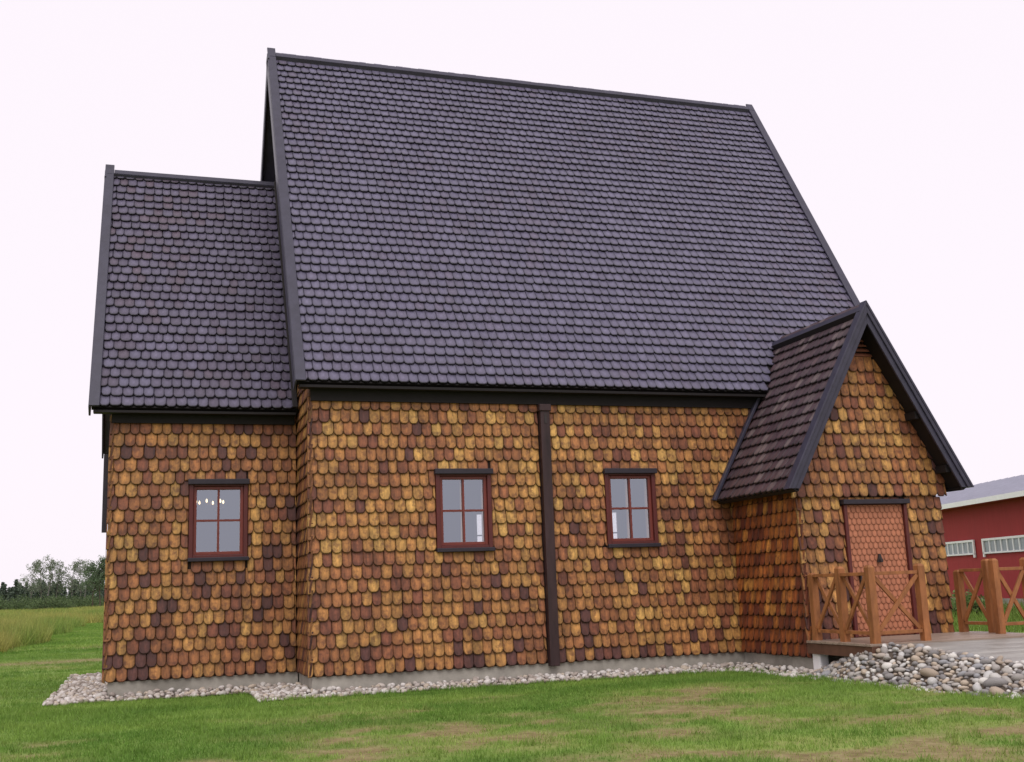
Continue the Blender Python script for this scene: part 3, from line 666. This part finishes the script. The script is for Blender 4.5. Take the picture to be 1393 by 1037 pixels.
# ---------------------------------------------------------------- deck, railings
DZ = .47
dk = Thing('porch_deck', 'low wooden deck of weathered boards in front of the church door', 'deck', (8, -2.6, 0))
mb = MB(); mb.box(6.72, 9.5, -3.38, PY+.03, DZ-.17, DZ-.035); dk.part('joist_frame', mb, M_DECKSIDE)
mb = MB(); mb.box(6.695, 6.72, -3.41, PY+.02, DZ-.18, DZ-.034); bevel(dk.part('fascia', mb, M_DECKSIDE), .004)
mb = MB(); mb.box(6.72, 9.5, -3.41, -3.381, DZ-.18, DZ-.034); bevel(dk.part('fascia', mb, M_DECKSIDE), .004)
y = PY-.005
bw = .123
while y-bw > -3.42:
    mb = MB(); mb.box(6.675+random.uniform(-.006, .006), 9.52, y-bw+.006, y, DZ-.033, DZ+random.uniform(-.002, .002)); bevel(dk.part('deck_board', mb, M_DECK), .004); y -= bw
mb = MB(); mb.box(6.75, 6.90, -2.12, -1.93, -.05, DZ-.175); bevel(dk.part('support_block', mb, M_WHITE), .02)
mb = MB(); mb.box(9.2, 9.4, -3.3, -3.1, -.05, DZ-.175); dk.part('support_block', mb, M_WHITE)
def post(th, p, h=1.02, w_=.098):
    mb = MB(); x, y, z = p; a = w_/2
    mb.box(x-a, x+a, y-a, y+a, z-.0, z+h-.03)
    k = len(mb.v); b = a*.55
    mb.hexa([(x-a, y-a, z+h-.03), (x+a, y-a, z+h-.03), (x+a, y+a, z+h-.03), (x-a, y+a, z+h-.03), (x-b, y-b, z+h), (x+b, y-b, z+h), (x+b, y+b, z+h), (x-b, y+b, z+h)])
    th.part('post', mb, M_RAIL)
def bay(th, p, q, top=.89, bot=.13):
    p = np.array(p, float); q = np.array(q, float); d = (q-p)/np.linalg.norm(q-p); s = np.array((d[1], -d[0], 0)); a = p+d*.06; b = q-d*.06
    Zv = np.array((0, 0, 1.))
    mb = MB(); mb.bar(a+Zv*top, b+Zv*top, .075, .045); bevel(th.part('top_rail', mb, M_RAIL), .004)
    mb = MB(); mb.bar(a+Zv*bot, b+Zv*bot, .06, .045); bevel(th.part('bottom_rail', mb, M_RAIL), .004)
    for u, v, off in ((bot+.03, top-.03, .018), (top-.03, bot+.03, -.018)):
        mb = MB(); mb.bar(a+Zv*u+s*off, b+Zv*v+s*off, .03, .055, s*0+Zv); bevel(th.part('brace', mb, M_RAIL), .003)
r1 = Thing('wooden_railing', 'brown wooden railing with crossed braces turning a corner over the stone bank', 'railing', (6.95, -2.9, DZ))
PA, PB, PC, PD = (6.80, -2.03, DZ), (6.80, -2.69, DZ), (6.80, -3.35, DZ), (7.60, -3.32, DZ)
for p in (PA, PB, PC, PD): post(r1, p, .93 if p is PA else 1.0)
bay(r1, PA, PB); bay(r1, PB, PC); bay(r1, PC, PD)
r2 = Thing('wooden_railing', 'brown wooden railing with crossed braces starting at the porch corner before the red barn', 'railing', (9.3, -2.6, DZ))
PE, PF1, PF2, PG, PH_ = (9.30, -2.02, DZ), (9.36, -2.56, DZ), (9.22, -2.86, DZ), (9.72, -2.92, DZ), (10.4, -2.95, .44)
for p in (PE, PF1, PF2, PG, PH_): post(r2, p, .9 if p is PE else 1.04)
bay(r2, PE, PF1); bay(r2, PF2, PG); bay(r2, PG, PH_)

# ---------------------------------------------------------------- ramp and stone bank
CREST = [(6.84, -2.05, .06), (6.80, -2.4, .17), (6.80, -2.8, .30), (6.78, -3.2, .42), (6.85, -3.48, .45), (7.02, -3.9, .42), (7.12, -4.4, .36), (7.22, -4.95, .315), (7.34, -5.6, .27), (7.6, -6.5, .21), (8.0, -7.6, .14)]
BASE = [(6.55, -2.0, -.02), (6.42, -2.4, -.02), (6.32, -2.9, -.02), (6.30, -3.4, -.02), (6.32, -3.9, -.02), (6.38, -4.5, -.02), (6.48, -5.0, -.02), (6.62, -5.5, -.02), (6.85, -6.1, -.02), (7.2, -6.95, -.02), (7.65, -7.9, -.02)]
CRV, BSV = [np.array(p) for p in CREST], [np.array(p) for p in BASE]
M_RAMP = mat('wet_stone_dust', L4(148, 146, 140), rough=.45, var=.5, scale=1.6, stretch=(.5, 3.5, 1), bump=.25, rvar=.2, spec=.5)
mb = MB(); top = CREST[4:]
for i in range(len(top)-1):
    a, b = np.array(top[i]), np.array(top[i+1]); A = np.array((10.6+.25*i, a[1]+.25, a[2])); B = np.array((10.6+.25*(i+1), b[1]+.25, b[2]))
    if i == 0: a = a+(0, .10, 0); A = A+(0, .10, 0)
    for k in range(6):
        mb.poly([a+(A-a)*k/6, b+(B-b)*k/6, b+(B-b)*(k+1)/6, a+(A-a)*(k+1)/6])
    mb.poly([A, B, (B[0]+.6, B[1], -.03), (A[0]+.6, A[1], -.03)])
a = np.array(top[-1]); mb.poly([a, a+(.3, -1.4, -.17), (12.6, -9.2, -.03), (12.1, a[1]+.25, a[2])])
mb.poly([a+(-.36, -.32, -.17), a+(.3, -1.4, -.17), a])
structure('ramp', mb, M_RAMP)
bank = Thing('stone_bank', 'sloping bank of rounded grey field stones beside the ramp and railing', 'stone bank', (6.9, -4.2, 0))
mb = MB()
for i in range(len(CREST)-1):
    mb.poly([BASE[i], BASE[i+1], CREST[i+1], CREST[i]])
    c0, c1 = np.array(CREST[i]), np.array(CREST[i+1])
    mb.poly([c0, c1, c1+(.5, 0, -.45), c0+(.5, 0, -.45)])
bank.part('earth_core', mb, mat('bank_earth', L4(88, 78, 68), rough=.95, var=.3, scale=12, bump=.5))
def ico(sub_=1):
    import bmesh
    bm = bmesh.new(); bmesh.ops.create_icosphere(bm, subdivisions=sub_, radius=1); v = np.array([x.co[:] for x in bm.verts]); f = [[q.index for q in x.verts] for x in bm.faces]; bm.free(); return v, f
IV, IF = ico(2)
STONE_PAL = [(214, 210, 204), (192, 186, 178), (170, 164, 158), (148, 144, 142), (200, 184, 164), (176, 160, 142), (158, 158, 160), (132, 128, 126), (224, 220, 212), (184, 172, 160), (206, 204, 200)]
PEB_PAL = [(214, 208, 200), (200, 190, 180), (184, 174, 166), (222, 216, 210), (172, 160, 150), (196, 182, 164)]
def stone_v():
    s = np.array((random.uniform(.8, 1.25), random.uniform(.75, 1.0), random.uniform(.5, .8))); d = rng.normal(size=(3, 3)); ph = rng.uniform(0, 6, 3)
    k = 1+.10*sum(np.sin(IV@d[i]*1.3+ph[i]) for i in range(3))/1.5
    return IV*k[:, None]*s
SV = [stone_v() for _ in range(14)]
def stone_meshes(name, pal, k):
    L = []
    for c in pal:
        for i in range(k):
            mb = MB(); v = random.choice(SV); mb.v = [tuple(p) for p in v]
            col = lin(c)*random.uniform(.75, .95)
            for f in IF: mb.face(f, tuple(col))
            L.append(mb.mesh(name, M_STONE, True))
    return L
SM = stone_meshes('stone', STONE_PAL, 2); PM = stone_meshes('pebble', PEB_PAL, 2)
def rotm():
    t = Matrix.Rotation(random.uniform(0, 6.28), 4, 'Z') @ Matrix.Rotation(random.gauss(0, .35), 4, 'X') @ Matrix.Rotation(random.gauss(0, .35), 4, 'Y'); return t
class Stones:
    """scatter: the largest in view become objects, the rest one joined part"""
    def __init__(s): s.L = []
    def add(s, p, r): s.L.append((tuple(p), r))
    def build(s, name, joined, parent, meshes, pal, limit, offset=None):
        def key(t):
            x, y, z = project(t[0]); vis = 0 < x < 1393 and 0 < y < 1037
            return -(t[1]/z if vis else 0)
        s.L.sort(key=key); mb = MB()
        for i, (p, r) in enumerate(s.L):
            if i < limit:
                o = link(name, random.choice(meshes), parent); o.matrix_basis = Matrix.Translation(Vector(p)-(offset or Vector((0, 0, 0)))) @ rotm() @ Matrix.Scale(r, 4)
            else:
                R = np.array(rotm().to_3x3())*r; v = random.choice(SV)@R.T+np.array(p); k = len(mb.v); mb.v.extend(map(tuple, v)); c = tuple(lin(random.choice(pal))*random.uniform(.75, .95))
                for f in IF: mb.face([k+j for j in f], c)
        if mb.v:
            o = link(joined, mb.mesh(joined, M_STONE, True), parent)
            if offset: o.location = -offset
            o['kind'] = 'stuff'
st = Stones()
def bank_pt(s, t):
    i = min(int(s), len(CRV)-2); f = s-i
    b = BSV[i]*(1-f)+BSV[i+1]*f; c = CRV[i]*(1-f)+CRV[i+1]*f
    return b*(1-t)+c*t
placed = []
def try_place(lst, p, r, k=.8):
    for q, rr in lst[-400:]:
        if (p[0]-q[0])**2+(p[1]-q[1])**2+(p[2]-q[2])**2 < (k*(r+rr))**2: return False
    lst.append((p, r)); return True
for _ in range(24000):
    s = random.uniform(0, len(CRV)-1.001); t = random.uniform(-.08, 1.06); r = min(.105, max(.026, random.lognormvariate(math.log(.044), .34)))
    p = bank_pt(s, min(max(t, 0), 1))
    if t < 0: p = p+np.array((t*.8, 0, 0))
    if t > 1: p = p+np.array(((t-1)*.9, 0, .0))
    p = p+np.array((0, 0, r*.25)); p = tuple(p)
    ok = True
    for q, rr in placed:
        if abs(p[0]-q[0]) < .2 and abs(p[1]-q[1]) < .2 and (p[0]-q[0])**2+(p[1]-q[1])**2+(p[2]-q[2])**2 < (.80*(r+rr))**2: ok = False; break
    if ok: placed.append((p, r))
    if len(placed) > 1500: break
for p, r in placed: st.add(p, r)
st.build('stone', 'small_stones', bank.o, SM, STONE_PAL, 300, bank.base)
# pebble bed round the church
mb = MB(); GX = -3.42
bed = [(-3.45, .98), (-.72, .92), (-.74, -.52), (1.0, -.5), (4.0, -.42), (5.6, -.44), (6.2, -.9), (6.25, -2.2), (6.9, -2.2), (6.9, .3), (.2, .3), (.2, 1.6), (-2.6, 1.6), (-2.6, 7.2), (-3.45, 7.2)]
def in_poly(x, y, P):
    c = False
    for i in range(len(P)):
        a, b = P[i], P[i-1]
        if (a[1] > y) != (b[1] > y) and x < (b[0]-a[0])*(y-a[1])/(b[1]-a[1])+a[0]: c = not c
    return c
def wallgap(x, y):
    """distance out from the plinth"""
    d = 9
    for a, b, c, e in ((.05, NX1, .05, 7.8), (CHX+.07, .1, CHY+.05, 6.5), (PX0+.07, PX1, PY+.05, .1)):
        dx = max(a-x, 0, x-b); dy = max(c-y, 0, y-e); d = min(d, math.hypot(dx, dy))
    return d
mb.poly([(x, y, .003) for x, y in bed]); gb = structure('pebble_bed', mb, mat('bed_earth', L4(120, 110, 100), rough=.95, var=.3, scale=14, bump=.4))
peb = Stones(); grid = {}
bx0, bx1 = -3.6, 7.0
for _ in range(52000):
    x = random.uniform(-3.5, 6.95); y = random.uniform(-2.3, 7.2)
    if random.random() < .35 and y > 1.7: continue
    e = .06*math.sin(x*7.1)+.04*math.sin(x*17+1)+.04*math.sin(y*9)
    if not in_poly(x, y+e, bed): continue
    gap = wallgap(x, y)
    if gap < .03: continue
    r = min(.062, max(.022, random.lognormvariate(math.log(.036), .28))); ci = (int(x//.12), int(y//.12)); ok = True
    for i in (-1, 0, 1):
        for j in (-1, 0, 1):
            for q in grid.get((ci[0]+i, ci[1]+j), ()):
                if (x-q[0])**2+(y-q[1])**2 < (.82*(r+q[2]))**2: ok = False; break
            if not ok: break
        if not ok: break
    if not ok: continue
    grid.setdefault(ci, []).append((x, y, r)); peb.add((x, y, .004+r*.3+max(0, .05-gap*.12)), r)
peb.build('pebble', 'small_pebbles', gb, PM, PEB_PAL, 300)

# ---------------------------------------------------------------- grass
def blades(name, xs, ys, zs, h, wd, cols, mat_, label=None, cat=None):
    n_ = len(xs); ang = rng.uniform(0, 2*math.pi, n_); ln = rng.uniform(.1, .75, n_); la = rng.uniform(0, 2*math.pi, n_)
    dx = np.cos(ang)*wd/2; dy = np.sin(ang)*wd/2
    v = np.empty((n_, 3, 3)); v[:, 0] = np.stack([xs-dx, ys-dy, zs], -1); v[:, 1] = np.stack([xs+dx, ys+dy, zs], -1)
    v[:, 2] = np.stack([xs+np.cos(la)*ln*h, ys+np.sin(la)*ln*h, zs+h], -1)
    me = bpy.data.meshes.new(name); me.vertices.add(n_*3); me.vertices.foreach_set('co', v.ravel())
    me.loops.add(n_*3); me.loops.foreach_set('vertex_index', np.arange(n_*3)); me.polygons.add(n_); me.polygons.foreach_set('loop_start', np.arange(n_)*3)
    at = me.attributes.new('Col', 'FLOAT_COLOR', 'FACE'); c = np.ones((n_, 4), np.float32); c[:, :3] = cols; at.data.foreach_set('color', c.ravel())
    me.materials.append(mat_); me.update(); me.validate()
    o = link(name, me); o['kind'] = 'stuff'; o['label'] = label; o['category'] = cat; return o
def leafmat(name, rough=.6, tr=.25):
    m = bpy.data.materials.new(name); m.use_nodes = True; n = m.node_tree; N = n.nodes; b = N['Principled BSDF']
    a = N.new('ShaderNodeAttribute'); a.attribute_name = 'Col'; n.links.new(a.outputs['Color'], b.inputs['Base Color']); b.inputs['Roughness'].default_value = rough; b.inputs['Specular IOR Level'].default_value = .25
    t = N.new('ShaderNodeBsdfTranslucent'); n.links.new(a.outputs['Color'], t.inputs[0]); mx = N.new('ShaderNodeMixShader'); mx.inputs[0].default_value = tr
    n.links.new(b.outputs[0], mx.inputs[1]); n.links.new(t.outputs[0], mx.inputs[2]); n.links.new(mx.outputs[0], N['Material Output'].inputs['Surface']); return m
M_GRASS = leafmat('grass_blade'); M_LEAF = leafmat('leaf', .6, .3)
def lawn_cols(x, y, n_):
    a = fbm(x*.8, y*1.1, 71, 4)[:, None]; d = bare(x, y)[:, None]
    g0, g1_, g2 = lin((102, 138, 56)), lin((138, 166, 78)), lin((176, 174, 110))
    t = np.clip((a-.3)*2.2, 0, 1); c = g0*(1-t)+g1_*t; c = c*(1-d*.7)+g2*d*.7
    return c*rng.uniform(.7, 1.25, (n_, 1))
x = np.concatenate([rng.uniform(-6.5, 11, 430000), rng.uniform(-9, -2.6, 110000), rng.uniform(-7.5, -1.5, 70000)]); y = np.concatenate([rng.uniform(-10, 1.1, 430000), rng.uniform(1.1, 19, 110000), rng.uniform(19, 63, 70000)])
wedge = (x > -2.2-(y+15.8)*.24-1.0)
ok = wedge & (rng.uniform(0, 1, len(x)) > bare(x, y)*.93) & ~((x > -3.36) & (y > .96) & (y < 7.1)) & ~((x > -.68) & (y > -.43)) & ~((x > 6.42) & (y > -2.05))
# keep the stone bank and the ramp clear
bxs = np.array([p[0] for p in BASE]); bys = np.array([p[1] for p in BASE])
bx_ = np.interp(-y, -bys, bxs); ok &= ~((y > -7.9) & (y < -1.9) & (x > bx_+.03)) & ~((y <= -7.9) & (x > 7.7))
x, y, bx_ = x[ok], y[ok], bx_[ok]; tuft = fbm(x*3.1, y*3.1, 55, 3)
h = rng.uniform(.018, .05, len(x))*(0.6+1.0*tuft)*(1-.45*bare(x, y)); edge = (np.abs(y+.45) < .25) | (np.abs(x-bx_+.05) < .2)
h = np.where(edge, h*1.5, h); h = np.where(y > 19, h*1.5, h)
# weeds and longer tufts
nt_ = 900; k_ = rng.integers(0, len(x), nt_); k_ = np.repeat(k_, 22); tx = x[k_]+rng.normal(0, .035, len(k_)); ty = y[k_]+rng.normal(0, .035, len(k_))
h = np.concatenate([h, rng.uniform(.04, .10, len(k_))]); x = np.concatenate([x, tx]); y = np.concatenate([y, ty])
xi = np.clip(np.searchsorted(gx, x)-1, 0, nx-2); yi = np.clip(np.searchsorted(gy, y)-1, 0, ny-2)
blades('lawn_grass', x, y, Z[yi, xi]-.004, h, rng.uniform(.006, .012, len(x))*np.where(y > 19, 2.6, 1), lawn_cols(x, y, len(x)), M_GRASS, 'short green lawn grass with worn bare patches around the church', 'grass')
# tall ripening field beyond the lawn
n_ = 300000; r_ = rng.uniform(0, 1, n_)**1.9; y = 17+r_*180; x = -2.2-(y+15.8)*rng.uniform(-.05, .36, n_)
edge_x = -5.75+.35*np.sin(y*.5)-np.clip((20-y)*.6, 0, 3); ok = (x < edge_x) | (y > 62); x, y = x[ok], y[ok]
a = fbm(x*.35, y*.2, 91, 4)[:, None]; t = np.clip((a-.35)*3, 0, 1); c = lin((124, 148, 70))*(1-t)+lin((166, 162, 90))*t
wd = .010+y*.00045
blades('tall_field', x, y, np.zeros(len(x)), rng.uniform(.38, .85, len(x))*(0.7+.55*fbm(x*.4, y*.4, 13, 3)), wd*rng.uniform(.7, 1.5, len(x)), c*rng.uniform(.65, 1.3, (len(x), 1)), M_GRASS, 'tall uncut field of green and golden weeds beyond the lawn', 'field')
# rough grass before the barn
n_ = 26000; x = rng.uniform(12, 26, n_); y = rng.uniform(4, 17, n_); ok = (x-24.79)*-.965+(y-16.99)*.263 > .25; x, y = x[ok], y[ok]
c = lin((120, 146, 66))*rng.uniform(.6, 1.25, (len(x), 1))
nearb = np.clip(1-((x-24.79)*-.965+(y-16.99)*.263)/3.5, 0, 1)
blades('rough_grass', x, y, np.zeros(len(x)), rng.uniform(.06, .16, len(x))+nearb*rng.uniform(.1, .5, len(x)), rng.uniform(.02, .05, len(x)), c, M_GRASS, 'rough green grass growing along the red barn', 'grass')

# ---------------------------------------------------------------- barn
BO = np.array((24.79, 16.99, 0)); BD = np.array((-.26327, -.96472, 0)); BN = np.array((-.96472, .26327, 0))
def bp_(s, n_, z): return BO+BD*s+BN*n_+np.array((0, 0, z))
barn = Thing('red_barn', 'long red barn with white strip windows and grey metal roof behind the porch', 'barn', tuple(bp_(3, -5, 0)))
S0, S1, BW, BE, BR = -9.0, 22.0, 12.0, 3.6, 5.05
mb = MB(); mb.prism([bp_(S0, 0, 0), bp_(S0, -BW, 0), bp_(S0, -BW, BE), bp_(S0, -BW/2, BR-.15), bp_(S0, 0, BE)], BD*(S1-S0)); barn.part('wall', mb, M_BARN)
def bquad(mb, s0, s1, n0, n1, z0, z1): mb.hexa([bp_(s0, n0, z0), bp_(s1, n0, z0), bp_(s1, n1, z0), bp_(s0, n1, z0), bp_(s0, n0, z1), bp_(s1, n0, z1), bp_(s1, n1, z1), bp_(s0, n1, z1)])
mb = MB()
for n0, n1 in ((.55, -BW/2), (-BW-.55, -BW/2)):
    sl = (BR-BE)/(BW/2); z0 = BE-.55*sl+.14
    mb.hexa([bp_(S0-.4, n0, z0-.08), bp_(S1, n0, z0-.08), bp_(S1, n1, BR), bp_(S0-.4, n1, BR), bp_(S0-.4, n0, z0), bp_(S1, n0, z0), bp_(S1, n1, BR+.08), bp_(S0-.4, n1, BR+.08)])
roof = barn.part('roof', mb, M_BARNROOF)
for s in np.arange(S0-.3, S1, .6):
    mb = MB(); mb.bar(bp_(s, .55, BE-.55*sl+.15), bp_(s, -BW/2, BR+.09), .03, .03); sub(roof, 'roof_seam', mb, M_BARNROOF)
mb = MB(); bquad(mb, S0-.4, S1, .555, .60, BE-.14, BE+.02); barn.part('fascia', mb, M_WHITE)
mb = MB(); bquad(mb, S0, S1, .01, .55, BE-.13, BE-.10); barn.part('soffit', mb, M_BARN)
mb = MB(); bquad(mb, S0, S1, .02, .05, 0, .44); barn.part('footing', mb, M_PLINTH)
for s0, s1 in ((-5.2, -2.2), (-1.55, 2.12), (2.72, 6.4), (7.0, 10.7), (11.3, 15)):
    mb = MB(); z0, z1 = 1.87, 2.36
    bquad(mb, s0, s1, .02, .075, z1-.07, z1); bquad(mb, s0, s1, .02, .075, z0, z0+.05); bquad(mb, s0, s0+.09, .021, .075, z0-.1, z1-.071); bquad(mb, s1-.09, s1, .021, .075, z0-.1, z1-.071)
    wn = barn.part('window', mb, M_WHITE); k = 9; st_ = (s1-s0-.18)/k
    for i in range(k):
        a = s0+.09+i*st_
        mb = MB(); bquad(mb, a+.03, a+st_-.03, .024, .03, z0+.051, z1-.071); sub(wn, 'pane', mb, M_BARNGLASS)
        mb = MB(); bquad(mb, a-.03+st_, a+.03+st_-(.03 if i == k-1 else 0), .022, .06, z0+.051, z1-.071); sub(wn, 'mullion', mb, M_WHITE)

# ---------------------------------------------------------------- trees
M_BARK = mat('birch_bark', L4(118, 114, 108), rough=.8, var=.4, scale=1.2, stretch=(1, 1, 3)); M_DBARK = mat('dark_bark', L4(84, 72, 62), rough=.9, var=.3)
def leafy(n_, centers, rad, size, pal):
    """leaf-clump faces spread round the twig centres"""
    ci = rng.integers(0, len(centers), n_); p = centers[ci]+rng.normal(size=(n_, 3))*rad
    d1 = rng.normal(size=(n_, 3)); d1 /= np.linalg.norm(d1, axis=1)[:, None]; d2 = np.cross(d1, rng.normal(size=(n_, 3))); d2 /= np.linalg.norm(d2, axis=1)[:, None]
    s = (size*rng.uniform(.6, 1.4, n_))[:, None]; v = np.stack([p-d1*s, p+d2*s*.5, p+d1*s, p-d2*s*.5], 1)
    c = np.array([lin(q) for q in pal])[rng.integers(0, len(pal), n_)]*rng.uniform(.7, 1.25, (n_, 1))
    mb = MB(); mb.v = [tuple(q) for q in v.reshape(-1, 3)]
    for i in range(n_): mb.face((4*i, 4*i+1, 4*i+2, 4*i+3), tuple(c[i]))
    return mb
def birch(hgt, seed, dens=1400, pal=((122, 134, 112), (134, 146, 122), (110, 122, 102), (142, 152, 130))):  # leaf colours greyed and lightened to carry the distance haze
    r = random.Random(seed); mb = MB(); pts = [(0, 0, 0)]
    for i in range(1, 7): pts.append((r.gauss(0, .12)*i*.5, r.gauss(0, .12)*i*.5, hgt*i/6.3))
    mb.tube(pts, [.16, .14, .12, .10, .075, .05, .02], 6); cs = []
    for k in range(26):
        t = r.uniform(.32, .97); i = min(int(t*6), 5); f = t*6-i; b = np.array(pts[i])*(1-f)+np.array(pts[i+1])*f
        a = r.uniform(0, 6.28); L = hgt*.26*(1.12-t)*r.uniform(.7, 1.25)+.35; e = b+np.array((math.cos(a)*L, math.sin(a)*L, L*r.uniform(.5, 1.1)))
        mb.tube([b, (b+e)/2+(0, 0, .1), e], [.045, .03, .01], 4, cap=False)
        for q in np.linspace(.35, 1.05, 5): cs.append(b+(e-b)*q+np.array((r.gauss(0, .25), r.gauss(0, .25), r.gauss(-.1, .3))))
    return mb, leafy(dens, np.array(cs), .28, .17, pal)
def spruce(hgt, seed, pal=((92, 106, 92), (102, 116, 98), (84, 96, 86))):  # haze of the far treeline mixed into the needle colours
    r = random.Random(seed); mb = MB(); mb.tube([(0, 0, 0), (0, 0, hgt*.5), (0, 0, hgt*.97)], [.13, .08, .015], 6); cs = []
    z = hgt*.05
    while z < hgt*.98:
        R = hgt*.24*(1-z/hgt)**.75+.1
        for i in range(7):
            a = r.uniform(0, 6.28); L = R*r.uniform(.7, 1.2); e = np.array((math.cos(a)*L, math.sin(a)*L, z-L*.28))
            mb.tube([(0, 0, z), e], [.03, .008], 3, cap=False)
            for q in (.3, .6, .9): cs.append(np.array((0, 0, z))*(1-q)+e*q)
        z += hgt*.04
    return mb, leafy(1500, np.array(cs), .10, .26, pal)
def bush(R, hgt, seed, n_=1500, pal=((92, 110, 72), (104, 122, 80), (80, 98, 66)), size=.12):
    r = random.Random(seed); mb = MB(); cs = []
    for i in range(26):
        a = r.uniform(0, 6.28); q = math.sqrt(r.random()); e = np.array((math.cos(a)*q*R, math.sin(a)*q*R, hgt*(1-.55*q*q)*r.uniform(.35, .95)))
        mb.tube([(0, 0, 0), e*.5+(0, 0, .1), e], [.03, .02, .008], 4, cap=False); cs += [e, e*.75+(0, 0, .1)]
    return mb, leafy(n_, np.array(cs), R*.2, size, pal)
def make_tree(kind, data, loc, rz, sc, label, cat, group, bark):
    t = link(kind, None, loc=loc); t.rotation_euler = (0, 0, rz); t.scale = (sc, sc, sc); t['label'] = label; t['category'] = cat; t['group'] = group
    link('trunk', data[0], t); link('crown', data[1], t)
BI = []
for i in range(4): a, c = birch(12, 100+i, 1250); BI.append((a.mesh('trunk', M_BARK), c.mesh('crown', M_LEAF)))
SP = []
for i in range(4): a, c = spruce(8, 200+i); SP.append((a.mesh('trunk', M_DBARK), c.mesh('crown', M_LEAF)))
BU = []
for i in range(3): a, c = bush(2.4, 2.6, 300+i); BU.append((a.mesh('stems', M_DBARK), c.mesh('crown', M_LEAF)))
def at_px(px, dist):
    d = fw+rt*(px-696.5)/FPX-up*(820-518.5)/FPX; d = d/np.hypot(d[0], d[1])*dist; return (CAM[0]+d[0], CAM[1]+d[1], 0)
for i, (px, dist, sc) in enumerate([(42, 246, .98), (55, 252, 1.06), (66, 248, 1.06), (77, 250, 1.0), (98, 250, .97), (108, 255, 1.06), (116, 250, .95)]):
    make_tree('birch_tree', BI[i % 4], at_px(px, dist), i*1.3, sc*.84, 'slender pale birch standing above the dark treeline past the field', 'tree', 'birches beyond the field', M_BARK)
for i, (px, dist, sc) in enumerate([(126, 215, 1.02), (136, 210, 1.1), (147, 212, 1.15)]):
    a, c = birch(11, 140+i, 3200, ((102, 120, 92), (112, 130, 98), (90, 106, 82))) if i == 0 else (None, None)  # distance haze painted into these crown colours too
    if i == 0: DK = (a.mesh('trunk', M_DBARK), c.mesh('crown', M_LEAF))
    make_tree('leafy_tree', DK, at_px(px, dist), i*2.1, sc*.76, 'dense dark green leafy tree beside the chancel edge past the field', 'tree', 'leafy trees past the field', M_DBARK)
for i in range(46):
    px = -30+i*4.1+random.uniform(-2, 2); make_tree('spruce_tree', SP[i % 4], at_px(px, 262+random.uniform(-8, 30)), i*.9, random.uniform(.62, .86), 'dark young spruce in the treeline at the far edge of the field', 'tree', 'spruces of the far treeline', M_DBARK)
for i in range(22):
    px = -30+i*8.6+random.uniform(-3, 3); make_tree('undergrowth_bush', BU[i % 3], at_px(px, 240+random.uniform(-6, 10)), i*1.7, random.uniform(.8, 1.2), 'low dark bush at the foot of the far treeline', 'bush', 'bushes under the far treeline', M_DBARK)
for i, (px, dist, sc) in enumerate([(58, 190, .95), (72, 192, 1.1), (85, 191, .9)]):
    make_tree('willow_bush', BU[i % 3], at_px(px, dist), i*1.1+.4, sc, 'rounded green willow bush in front of the birches in the field', 'bush', 'willow bushes in the field', M_DBARK)
a, c = bush(.55, .75, 400, 700, ((104, 128, 70), (120, 142, 84), (88, 110, 60)), .06); SB = (a.mesh('stems', M_DBARK), c.mesh('crown', M_LEAF))
for i, (s, n_, sc) in enumerate([(1.0, 2.0, 1.0), (2.2, 2.4, .8), (4.6, 1.6, 1.0), (6.0, 2.2, .9)]):
    p = bp_(s, n_, 0); make_tree('small_shrub', SB, tuple(p), i, sc, 'small leafy shrub in the grass before the red barn', 'shrub', 'shrubs before the barn', M_DBARK)
for p, sc, rz, where in (((20.5, -30.0, 0), .60, 1, 'lower panes of the window nearest the porch'), ((23.5, -31.0, 0), .74, 2, 'corner of the window nearest the porch')):
    make_tree('spruce_tree', SP[rz], p, rz, sc, 'dark spruce mirrored in the '+where, 'tree', 'spruces mirrored in the panes', M_DBARK)
